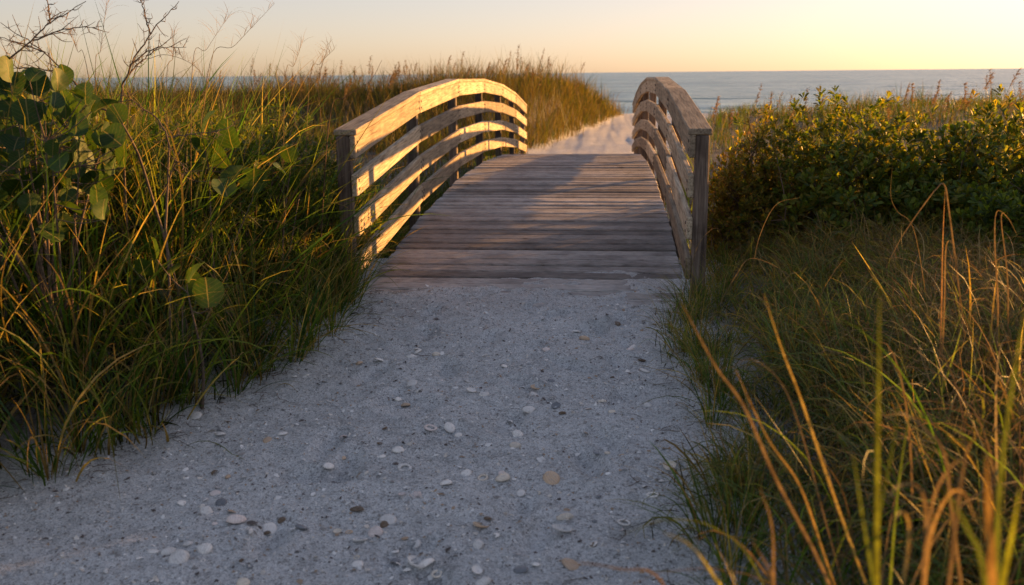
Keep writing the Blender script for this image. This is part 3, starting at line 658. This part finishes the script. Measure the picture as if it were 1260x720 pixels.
for k, (px, d, rx, hh, lb) in enumerate(((1330, 6.2, .8, .5, 'leafy shrub added for shade right of the yellow tipped shrub'), (1480, 7.9, 1.1, .95, 'tall unseen leafy shrub added for shade farther along the right bank'), (1450, 5.2, .8, .45, 'unseen leafy shrub added for shade near the curled dry grass'), (1370, 9.0, 1.3, 1.25, 'broad leafy shrub added for shade behind the right bank shrubs'), (1580, 6.4, 1.1, .9, 'dense unseen leafy shrub added for shade at the far right of the bank'))):  # hedge carried on past the frame, added and sized for its shade
    p = at_depth(px, 290, d); shrub(p.x, p.y, rx, rx, hh, 900, lb, PG, 30+k)

# ------------------------------------------------------------------ near blades of the right bank, each a part of its clump
def near_clump(name, label, items, d0, cat='grass clump'):
    first = items[0]; g = at_depth(*first[0][-1], d0); base = Vector((g.x, g.y, float(gz(g.x, g.y))-.02)); r = empty(name, base, label, cat)
    for pts, wd, col, dd in items:
        wd *= .8; d = d0+dd; w3 = [np.array(at_depth(x, y, d+.03*k)-base) for k, (x, y) in enumerate(pts)]        # from tip to the lowest visible point
        low = w3[-1]; sl_ = low-w3[-2]; kk = min(low[2]/max(-sl_[2], .02), .22/(math.hypot(sl_[0], sl_[1])+1e-6)); rt = low+sl_*kk; root = np.array([rt[0], rt[1], float(gz(rt[0]+base.x, rt[1]+base.y))-.02-base.z])
        p = curve([root, root*.45+low*.55]+w3[::-1], 9); n = len(p); t = np.linspace(0, 1, n)
        dirv = np.gradient(p, axis=0); dirv /= np.linalg.norm(dirv, axis=1)[:, None]; view = p-np.array(CAM-base); view /= np.linalg.norm(view, axis=1)[:, None]
        s = np.cross(dirv, view); s /= np.linalg.norm(s, axis=1)[:, None]; nn = np.cross(s, dirv); a = RNG.uniform(-.5, .5)+t*RNG.uniform(-.7, .7)
        s = s*np.cos(a)[:, None]+nn*np.sin(a)[:, None]
        hw = (wd*.5*np.minimum(1, .5+t*2)*(1-t**3))[:, None]+.0003
        fold = np.cross(s, dirv)*hw*.5
        V = np.stack([p-s*hw, p+fold, p+s*hw], 1).reshape(-1, 3); i = np.arange(n*3).reshape(n, 3)
        Q = np.concatenate([np.stack([i[:-1, e], i[:-1, e+1], i[1:, e+1], i[1:, e]], -1) for e in (0, 1)])
        c = np.array(col)[None]*(1+.15*RNG.normal(0, 1, (n, 1))); c = np.repeat(c, 3, 0)
        mobj('blade', np_mesh('blade', V, [Q], M_grass if col[1] > col[0]*.8 else M_dry, np.clip(c, .01, .9)), r)
YG, TAN, OR, OL = (.11, .12, .022), (.155, .12, .062), (.19, .13, .04), (.06, .075, .022)
near_clump('tall_grass_clump', 'clump with one broad upright yellow green blade in near right grass', [
    ([(1082, 352), (1081, 450), (1079, 580), (1078, 735)], .012, YG, 0), ([(1112, 430), (1100, 540), (1082, 640), (1078, 735)], .006, OL, .1), ([(1050, 560), (1062, 640), (1078, 735)], .006, OL, .05)], 1.15)
near_clump('tall_grass_clump', 'clump of long tan stems leaning left over the path edge', [
    ([(838, 372), (880, 450), (915, 500), (955, 590), (1012, 700)], .009, TAN, 0), ([(940, 362), (962, 430), (985, 490), (1012, 570), (1040, 650)], .008, (.3, .24, .07), .15), ([(905, 455), (945, 540), (985, 600), (1020, 700)], .006, (.24, .18, .06), .1),
    ([(895, 455), (925, 442), (960, 470), (985, 530), (1015, 640)], .005, TAN, .2)], 1.7)
near_clump('tall_grass_clump', 'clump with an orange tipped blade at the near right corner', [
    ([(1214, 560), (1216, 620), (1222, 735)], .014, OR, 0), ([(1262, 380), (1245, 480), (1230, 600), (1225, 735)], .008, OL, .1), ([(1160, 600), (1190, 650), (1215, 735)], .007, OL, -.05), ([(1255, 600), (1245, 660), (1230, 735)], .009, YG, .05)], 1.0)
near_clump('curled_grass_clump', 'clump of curled tan blades arching in near right grass', [
    ([(1090, 512), (1115, 510), (1140, 530), (1162, 560), (1172, 640)], .007, TAN, .2), ([(1090, 620), (1105, 598), (1130, 600), (1140, 640), (1135, 735)], .007, TAN, 0), ([(1095, 650), (1108, 630), (1118, 650), (1110, 735)], .006, (.28, .22, .08), 0),
    ([(1195, 572), (1175, 570), (1150, 610), (1140, 680), (1138, 735)], .007, TAN, .05), ([(1200, 640), (1185, 606), (1165, 612), (1145, 660), (1135, 735)], .007, (.3, .22, .09), .02), ([(1170, 520), (1188, 548), (1182, 600), (1170, 700)], .008, TAN, .1), ([(1205, 530), (1190, 556), (1178, 620), (1165, 735)], .006, TAN, .12)], 1.25)
near_clump('low_grass_clump', 'clump of blurred low blades spreading from the near path edge', [
    ([(815, 655), (850, 672), (880, 712), (890, 740)], .006, (.2, .17, .05), 0), ([(690, 690), (760, 700), (820, 725)], .005, (.16, .12, .06), .1), ([(925, 665), (948, 705), (955, 740)], .006, TAN, .05), ([(935, 600), (950, 650), (952, 730)], .006, TAN, .1), ([(760, 660), (820, 640), (880, 650), (930, 700)], .004, OL, .3)], 1.35)
near_clump('dry_reed_clump', 'clump of tall dry reeds with bent tips before the shrubs', [
    ([(1090, 330), (1112, 288), (1150, 235), (1162, 228), (1168, 262)], .008, TAN, .0), ([(1163, 232), (1160, 300), (1158, 400), (1155, 470)], .008, (.25, .16, .07), 0), ([(1236, 262), (1226, 262), (1224, 300), (1228, 380), (1225, 470)], .009, TAN, .1),
    ([(1252, 290), (1240, 268), (1232, 270), (1240, 350), (1240, 470)], .006, TAN, .1), ([(1180, 330), (1172, 300), (1164, 306), (1162, 380), (1158, 470)], .008, TAN, -.05), ([(1098, 205), (1096, 240), (1104, 260), (1125, 285)], .003, (.2, .15, .06), .3)], 3.3)
near_clump('dry_reed_clump', 'clump of thin arching stems in front of the right post', [
    ([(985, 243), (955, 252), (935, 290), (925, 335)], .004, TAN, .2), ([(888, 283), (876, 282), (860, 300), (850, 330)], .004, TAN, .3), ([(1030, 410), (1000, 370), (965, 335), (925, 318), (905, 340)], .005, TAN, 0), ([(895, 345), (925, 300), (925, 296)], .003, OL, .1)], 4.6)

def near_random(px, py, d, n, label, seed, dry=.55, tall=.8):
    global RNG
    keep = RNG; RNG = np.random.default_rng(seed); g = at_depth(px, py, d); zb = float(gz(g.x, g.y)); r = empty('arching_grass_clump', (g.x, g.y, zb-.02), label, 'grass clump')
    for k in range(n):
        a = RNG.uniform(0, 6.28); b0 = np.array([[.07*RNG.normal(), .07*RNG.normal(), 0.]])
        col = mixpal(1, dry)*np.array([[.55, .62, .6]])
        A = Acc(); A.add(blades(b0, np.array([tall*RNG.uniform(.6, 1.25)]), np.array([RNG.uniform(.004, .009)]), np.array([a]), np.array([abs(RNG.normal(.15, .2))]), np.array([RNG.gamma(4., .6)]), 12, col, swirl=RNG.normal(0, .6, 1), pw=2., clampg=False))
        v = A.v[0]; v[:, 2] = np.maximum(v[:, 2], .01); mobj('blade', A.mesh('blade', M_dry if col[0, 0] > col[0, 1]*1.15 else M_grass), r)
    RNG = keep
for k, (px, py, d, n, lb, dr, tl) in enumerate(((1130, 700, 1.75, 26, 'arching tan and green clump beside the broad upright blade', .6, .85), (1225, 690, 1.6, 26, 'arching clump behind the orange tipped blade', .5, .9), (1000, 715, 1.8, 22, 'arching clump around the leaning tan stems', .5, .7), (1180, 560, 2.3, 30, 'arching straw clump behind the curled tan blades', .75, .9), (1250, 500, 2.6, 30, 'tall straw clump behind the near arching grass', .8, 1.0), (1060, 560, 2.4, 26, 'greenish arching clump among the low right bank grass', .35, .7), (930, 640, 2.3, 20, 'small arching clump at the near right path edge', .4, .5))):
    near_random(px, py, d, n, lb, 80+k, dr, tl)

# ------------------------------------------------------------------ grass tufts along the path edges
def tuft_mesh(seed, nb, L, fine):
    global RNG
    keep = RNG; RNG = np.random.default_rng(seed); a = RNG.uniform(0, 6.28, nb); r = np.abs(RNG.normal(0, .04, nb))
    base = np.stack([r*np.cos(a), r*np.sin(a), 0*a-.01], -1); A = Acc(); col = mixpal(nb, .3)
    A.add(blades(base, L*RNG.uniform(.5, 1.3, nb), RNG.uniform(.0025, .0045, nb) if fine else RNG.uniform(.005, .010, nb), a+RNG.normal(0, .4, nb), np.abs(RNG.normal(.35, .25, nb)), np.abs(RNG.normal(1.0, .5, nb)), 7, col, clampg=False, tipcol=pick(STRAW, nb)))
    m = A.mesh('grass_tuft', M_grass); RNG = keep; return m
TM = [tuft_mesh(50+k, 44, .56, False) for k in range(4)]; TF = [tuft_mesh(60+k, 60, .32, True) for k in range(4)]
for k in range(16):
    y = 2.9+k*.22+random.uniform(-.06, .06); x = float(pl_x(y))+random.uniform(-.2, .04)
    if y > Y0-.25: continue
    o = mobj('grass_tuft', TM[k % 4]); o.location = (x, y, float(gz(x, y))); o.rotation_euler = (0, .12, random.uniform(0, 6.28)); o.scale = (random.uniform(.8, 1.2),)*3
    wh = 'beside the bridge post' if y > 4.7 else 'beside the middle of the path' if y > 3.7 else 'where the path widens'; tag(o, 'coarse green tuft at the left path edge '+wh, 'grass tuft', 'tufts along the left path edge '+wh)
for k in range(16):
    y = 2.2+k*.225+random.uniform(-.06, .06); x = float(pr_x(y))+random.uniform(-.06, .18)
    o = mobj('grass_tuft', TF[k % 4]); o.location = (x, y, float(gz(x, y))); o.rotation_euler = (0, -.1, random.uniform(0, 6.28)); o.scale = (random.uniform(.8, 1.2),)*3
    wh = 'beside the bridge post' if y > 4.7 else 'beside the middle of the path' if y > 3.7 else 'where the path widens'; tag(o, 'fine thin tuft at the right path edge '+wh, 'grass tuft', 'tufts along the right path edge '+wh)

for k, (x, y, left) in enumerate(((.50, 5.62, 0), (.62, 5.70, 0), (.74, 5.78, 0), (.68, 5.50, 0), (.80, 6.0, 0), (.78, 6.3, 0), (.56, 5.4, 0), (-1.60, 5.62, 1), (-1.72, 5.66, 1), (-1.66, 5.45, 1), (-1.84, 5.9, 1), (-1.82, 6.25, 1))):
    o = mobj('grass_tuft', (TM if left else TF)[k % 4]); o.location = (x, y, float(gz(x, y))); o.rotation_euler = (0, 0, random.uniform(0, 6.28)); o.scale = (random.uniform(.8, 1.15),)*3
    wh = 'left' if left else 'right'; tag(o, f'grass tuft hugging the foot of the {wh} near bridge post', 'grass tuft', f'tufts at the foot of the {wh} near bridge post')
# ------------------------------------------------------------------ shells
def shellmat(name, a, b): 
    m, n, p, out = newmat(name); tc = nd(n, 'ShaderNodeTexCoord'); oi = nd(n, 'ShaderNodeObjectInfo')
    f = noise(n, tc.outputs['Object'], 4, 4)
    ln = nd(n, 'ShaderNodeVectorMath', operation='LENGTH'); mp = nd(n, 'ShaderNodeMapping'); mp.inputs['Location'].default_value = (0, 1, 0); n.links.new(tc.outputs['Object'], mp.inputs[0]); n.links.new(mp.outputs[0], ln.inputs[0])
    wv = nd(n, 'ShaderNodeMath', operation='PINGPONG'); n.links.new(ln.outputs['Value'], wv.inputs[0]); wv.inputs[1].default_value = .11
    c = mixc(n, f, a, b); c = mixc(n, ramp(n, noise(n, tc.outputs['Object'], 2.2, 5, .7), [(.36, (.45, .45, .45)), (.5, (0, 0, 0))]), c, (.4, .38, .36)); c = mixc(n, .5, c, ramp(n, wv.outputs[0], [(.0, (.72, .7, .68)), (.11, (1.1, 1.1, 1.1))]), 'MULTIPLY')
    c = mixc(n, .8, c, ramp(n, oi.outputs['Random'], [(0, (.75, .75, .75)), (1, (1.15, 1.13, 1.1))]), 'MULTIPLY')
    n.links.new(c, p.inputs['Base Color']); p.inputs['Roughness'].default_value = .5; return m
SM = {'white': shellmat('white_shell', (.78, .75, .71), (.9, .88, .85)), 'cream': shellmat('cream_shell', (.66, .56, .44), (.84, .78, .68)), 'tan': shellmat('tan_shell', (.52, .33, .2), (.74, .58, .42)),
      'pink': shellmat('pinkish_shell', (.7, .58, .54), (.85, .77, .73)), 'brown': shellmat('brown_shell', (.09, .055, .03), (.2, .13, .07)), 'grey': shellmat('slate_shell', (.12, .13, .15), (.28, .3, .33))}
def valve(depth, long, ribs, seed):
    """a bivalve half: unit radius, hinge at -y, dome up, with thickness"""
    R = np.random.default_rng(seed); nu, nvv = 22, 6; v = []
    for layer in (0, 1):
        for j in range(nvv+1):
            s = j/nvv
            for i in range(nu):
                a = 2*math.pi*i/nu; rib = 1+ribs*math.cos(a*11)*s
                x, y = s*math.sin(a)*long*rib, -s*math.cos(a)*rib
                y += .0; taper = 1-.35*max(0, -y)**2; x *= taper
                z = depth*math.sqrt(max(0, 1-s**2))*(1+.25*(-y))-.06*layer+.02*math.sin(2*a+seed)*s
                v.append((x*(1-.05*layer), y*(1-.05*layer), z))
    f = []; o2 = nu*(nvv+1)
    for j in range(nvv):
        for i in range(nu):
            a, b = j*nu+i, j*nu+(i+1) % nu; f.append((a, b, b+nu, a+nu)); f.append((a+o2, a+nu+o2, b+nu+o2, b+o2))
    for i in range(nu): a, b = nvv*nu+i, nvv*nu+(i+1) % nu; f.append((a, b, b+o2, a+o2))
    return np.array(v), np.array(f)
def broken(seed):
    v, f = valve(.5, 1.1, .03, seed); R = np.random.default_rng(seed); cx, cy = R.uniform(-.2, .2, 2); a = R.uniform(0, 6.28)
    side = (v[:, 0]-cx)*math.cos(a)+(v[:, 1]-cy)*math.sin(a)+.16*np.sin(v[:, 0]*9+seed)
    return v, f[(side[f] < .12).all(1)]
def ring(seed):
    R = np.random.default_rng(seed); v = []; nu, k = 20, 6
    for i in range(nu):
        a = 2*math.pi*i/nu; w_ = .24+.05*math.sin(a*2+seed)
        for j in range(k):
            b = 2*math.pi*j/k; rr = .78+w_*math.cos(b); v.append((rr*math.sin(a), -rr*math.cos(a)*.82, .13*math.sin(b)+.05*math.sin(a)))
    f = [(i*k+j, i*k+(j+1) % k, ((i+1) % nu)*k+(j+1) % k, ((i+1) % nu)*k+j) for i in range(nu) for j in range(k)]
    return np.array(v), np.array(f)
SHAPES = {'dome': [valve(.5, 1.12, .02, 1), valve(.62, 1.0, .045, 2), valve(.55, .9, .03, 7)], 'flat': [valve(.32, 1.22, .015, 3), valve(.36, 1.05, .03, 8)], 'cup': [valve(.4, 1.15, .015, 4)], 'long': [valve(.34, .55, .01, 5)], 'ring': [ring(6), ring(9)], 'broken': [broken(21), broken(22), broken(23)]}
SHM = {}
def shell_mesh(kind, colr, k):
    key = (kind, colr, k % len(SHAPES[kind]))
    if key not in SHM: v, f = SHAPES[kind][key[2]]; SHM[key] = np_mesh('shell', v, [f], SM[colr])
    return SHM[key]
CN = {'white': 'white', 'cream': 'cream', 'tan': 'orange tan', 'pink': 'pale pinkish', 'brown': 'brown', 'grey': 'slate grey'}
KN = {'broken': 'broken clam shell piece lying', 'dome': 'domed clam shell lying face down', 'flat': 'flat oval clam shell lying half sunk', 'cup': 'clam shell lying hollow up', 'long': 'narrow elongated shell lying', 'ring': 'worn ring shaped shell fragment lying'}
def shell(px, py, size, kind, colr, k=0, xy=None):
    g = on_z(px, py, .01) if xy is None else Vector((*xy, 0)); z = float(gz(g.x, g.y)); 
    if xy is None: g = on_z(px, py, z+.005); z = float(gz(g.x, g.y))
    d = (CR3.transposed() @ (g-CAM)).z*-1; rad = size/FPX*d/2.2
    o = mobj('seashell', shell_mesh(kind, colr, k)); o.scale = (rad,)*3
    R = random
    if kind == 'cup': o.rotation_euler = (math.pi+R.uniform(-.25, .35), R.uniform(-.25, .25), R.uniform(0, 6.28)); z += rad*.36
    elif kind == 'ring': o.rotation_euler = (R.uniform(-.2, .3), R.uniform(-.2, .2), R.uniform(0, 6.28)); z += rad*.08
    else: o.rotation_euler = (R.uniform(-.4, .45), R.uniform(-.4, .4), R.uniform(0, 6.28)); z -= rad*R.uniform(-.12, .06)
    o.scale = (rad*R.uniform(.85, 1.12), rad*R.uniform(.85, 1.12), rad)
    o.location = (g.x, g.y, z)
    wh = 'near the bridge threshold' if g.y > 4.7 else 'close to the left bank grass' if g.x < pl_x(g.y)+.5 else 'close to the right bank grass' if g.x > pr_x(g.y)-.38 else 'on the open middle sand'
    sz = 'large ' if rad > .026 else 'small ' if rad < .017 else ''
    nm = f'{sz}{CN[colr]} {KN[kind]} {wh}'; tag(o, nm, 'shell', nm)
SH = [(240, 511, 17, 'dome', 'white'), (262, 531, 15, 'dome', 'white'), (271, 535, 16, 'dome', 'white'), (348, 534, 15, 'dome', 'white'), (329, 541, 15, 'flat', 'tan'), (424, 539, 17, 'dome', 'pink'), (404, 569, 15, 'flat', 'white'), (490, 554, 17, 'dome', 'white'), (498, 574, 20, 'ring', 'white'),
 (265, 581, 13, 'flat', 'brown'), (225, 618, 15, 'flat', 'white'), (272, 618, 17, 'dome', 'grey'), (254, 628, 18, 'dome', 'white'), (291, 640, 25, 'dome', 'pink'), (330, 653, 25, 'flat', 'white'), (347, 645, 12, 'dome', 'brown'), (371, 648, 20, 'flat', 'grey'), (439, 627, 22, 'long', 'brown'), (477, 640, 22, 'flat', 'white'),
 (462, 654, 23, 'dome', 'pink'), (443, 664, 20, 'cup', 'white'), (485, 690, 18, 'flat', 'white'), (440, 693, 16, 'flat', 'white'), (207, 678, 26, 'dome', 'white'), (220, 687, 32, 'dome', 'white'), (252, 676, 22, 'dome', 'white'), (231, 668, 14, 'dome', 'white'), (299, 716, 20, 'dome', 'cream'), (188, 677, 14, 'flat', 'white'), (132, 702, 14, 'flat', 'white'),
 (553, 527, 18, 'dome', 'white'), (530, 534, 18, 'ring', 'pink'), (564, 535, 13, 'dome', 'white'), (626, 521, 13, 'flat', 'white'), (637, 533, 17, 'dome', 'white'), (634, 547, 18, 'flat', 'cream'), (573, 582, 17, 'dome', 'white'), (594, 587, 20, 'ring', 'cream'), (619, 588, 22, 'dome', 'cream'), (679, 591, 26, 'dome', 'tan'), (549, 594, 16, 'dome', 'white'), (511, 606, 18, 'dome', 'pink'), (641, 615, 12, 'flat', 'white'),
 (695, 634, 30, 'long', 'cream'), (692, 651, 26, 'cup', 'white'), (592, 647, 22, 'cup', 'tan'), (600, 637, 13, 'dome', 'brown'), (588, 670, 19, 'dome', 'white'), (703, 694, 28, 'dome', 'tan'), (512, 672, 16, 'flat', 'white'), (513, 688, 26, 'cup', 'white'), (524, 699, 26, 'dome', 'white'), (587, 700, 16, 'cup', 'white'), (594, 717, 24, 'dome', 'white'), (538, 712, 20, 'ring', 'cream'), (768, 642, 20, 'ring', 'white'), (803, 608, 20, 'ring', 'white'), (824, 574, 20, 'cup', 'cream'), (908, 680, 18, 'long', 'white'),
 (442, 446, 13, 'dome', 'tan'), (467, 453, 15, 'flat', 'white'), (505, 438, 15, 'flat', 'white'), (514, 432, 10, 'flat', 'white'), (537, 437, 14, 'dome', 'cream'), (507, 471, 13, 'flat', 'white'), (516, 482, 12, 'flat', 'white'), (490, 498, 10, 'dome', 'white'), (499, 499, 13, 'dome', 'tan'), (580, 481, 13, 'cup', 'white'), (595, 483, 17, 'dome', 'white'), (660, 478, 15, 'cup', 'tan'), (657, 486, 16, 'dome', 'white'), (651, 501, 17, 'flat', 'white'), (684, 498, 13, 'cup', 'grey'), (692, 508, 12, 'dome', 'brown'), (621, 450, 11, 'flat', 'white'), (577, 371, 6, 'dome', 'white'), (672, 430, 12, 'flat', 'pink'),
 (709, 404, 13, 'dome', 'white'), (719, 413, 15, 'dome', 'tan'), (759, 398, 12, 'dome', 'brown'), (777, 428, 20, 'long', 'white'), (775, 433, 12, 'dome', 'pink'), (772, 458, 11, 'dome', 'white'), (793, 456, 13, 'flat', 'white'), (741, 494, 15, 'dome', 'cream'), (797, 498, 13, 'dome', 'white'), (790, 440, 12, 'cup', 'brown'), (362, 461, 8, 'dome', 'white'), (378, 462, 8, 'flat', 'white'), (513, 424, 10, 'flat', 'white'), (470, 560, 10, 'flat', 'white'), (735, 560, 12, 'flat', 'grey'), (735, 610, 14, 'flat', 'grey'), (640, 700, 20, 'flat', 'grey'), (660, 690, 14, 'flat', 'white'), (730, 668, 12, 'flat', 'white')]
for k, s in enumerate(SH):
    if k % 4 == 1 and s[3] in ('flat', 'dome') and s[2] < 19: s = s[:3]+('broken',)+s[4:]
    shell(*s, k=k)
_sr = random.Random(77)
for k in range(64):
    a = SH[_sr.randrange(len(SH))]; px, py = a[0]+_sr.gauss(0, 26), a[1]+_sr.gauss(0, 14)
    if py > 716 or py < 385 or px < 130+(600-py)*.9 or px > 850: continue
    shell(px, py, _sr.uniform(6, 12)*(py-60)/520, _sr.choice(['broken', 'broken', 'flat', 'dome', 'cup', 'ring']), _sr.choice(['white', 'white', 'cream', 'pink', 'tan', 'grey', 'brown']), k=k)
# crushed shell, too many and too small to count
def fragments():
    N = 26000; x = RNG.uniform(-2.6, 1.2, N); y = 1.9+4.2*RNG.random(N)**1.1; k = (x > pl_x(y)-.25) & (x < pr_x(y)+.4); x, y = x[k], y[k]; N = len(x)
    z = gz(x, y)+.002; s = RNG.gamma(1.5, .0022, N)+.0016; a = RNG.uniform(0, 6.28, (N, 5))*.12+np.arange(5)*2*math.pi/5; rr = s[:, None]*RNG.uniform(.5, 1.2, (N, 5)); el = RNG.uniform(.4, 1, N)[:, None]; ph = RNG.uniform(0, 6.28, N)[:, None]
    ux, uy = rr*np.cos(a), rr*np.sin(a)*el; X = ux*np.cos(ph)-uy*np.sin(ph); Y = ux*np.sin(ph)+uy*np.cos(ph)
    tx, ty = RNG.normal(0, .35, (2, N))[:, :, None]; rim = np.stack([x[:, None]+X, y[:, None]+Y, z[:, None]+X*tx+Y*ty-.0005], -1); top = np.stack([x, y, z+s*.35], -1)[:, None]
    V = np.concatenate([rim, top], 1).reshape(-1, 3); o = (np.arange(N)*6)[:, None]; T = np.concatenate([o+np.array([[j, (j+1) % 5, 5]]) for j in range(5)])
    pal = np.array([(.8, .78, .74), (.7, .64, .56), (.86, .84, .8), (.3, .28, .26), (.10, .08, .07), (.38, .27, .18), (.5, .48, .47)]); c = np.repeat(pal[RNG.integers(0, 7, N)]*RNG.uniform(.8, 1.1, (N, 1)), 6, 0)
    m, n, p, out = newmat('shell_grit'); at = nd(n, 'ShaderNodeAttribute', attribute_name='tone'); n.links.new(at.outputs['Color'], p.inputs['Base Color']); p.inputs['Roughness'].default_value = .6
    ob = mobj('shell_grit', np_mesh('shell_grit', V, [T], m, c, False)); tag(ob, 'crushed shell grit strewn over the sand path', 'shell grit', kind='stuff')
    # dead stems and root bits lying along both edges
    T = Tubes()
    for k in range(340):
        yy = random.uniform(1.9, 6.0); side = random.random() < .55; off = abs(random.gauss(0, .17)); xx = float(pl_x(yy))+off-.1 if side else float(pr_x(yy))-off+.1
        a = random.uniform(0, 6.28); ln = random.uniform(.02, .13); b = random.gauss(0, .5); pts = []
        for t in np.linspace(0, 1, 6): q = (xx+math.cos(a+b*t)*ln*t, yy+math.sin(a+b*t)*ln*t); pts.append((*q, float(gz(*q))+.003+.008*math.sin(t*3.1)*random.random()))
        T.add(pts, np.linspace(.0016, .0006, 6), 4)
    ob = mobj('plant_litter', T.mesh('plant_litter', M_bark)); tag(ob, 'dead stems and root bits lying along the path edges', 'plant litter', kind='stuff')
fragments()
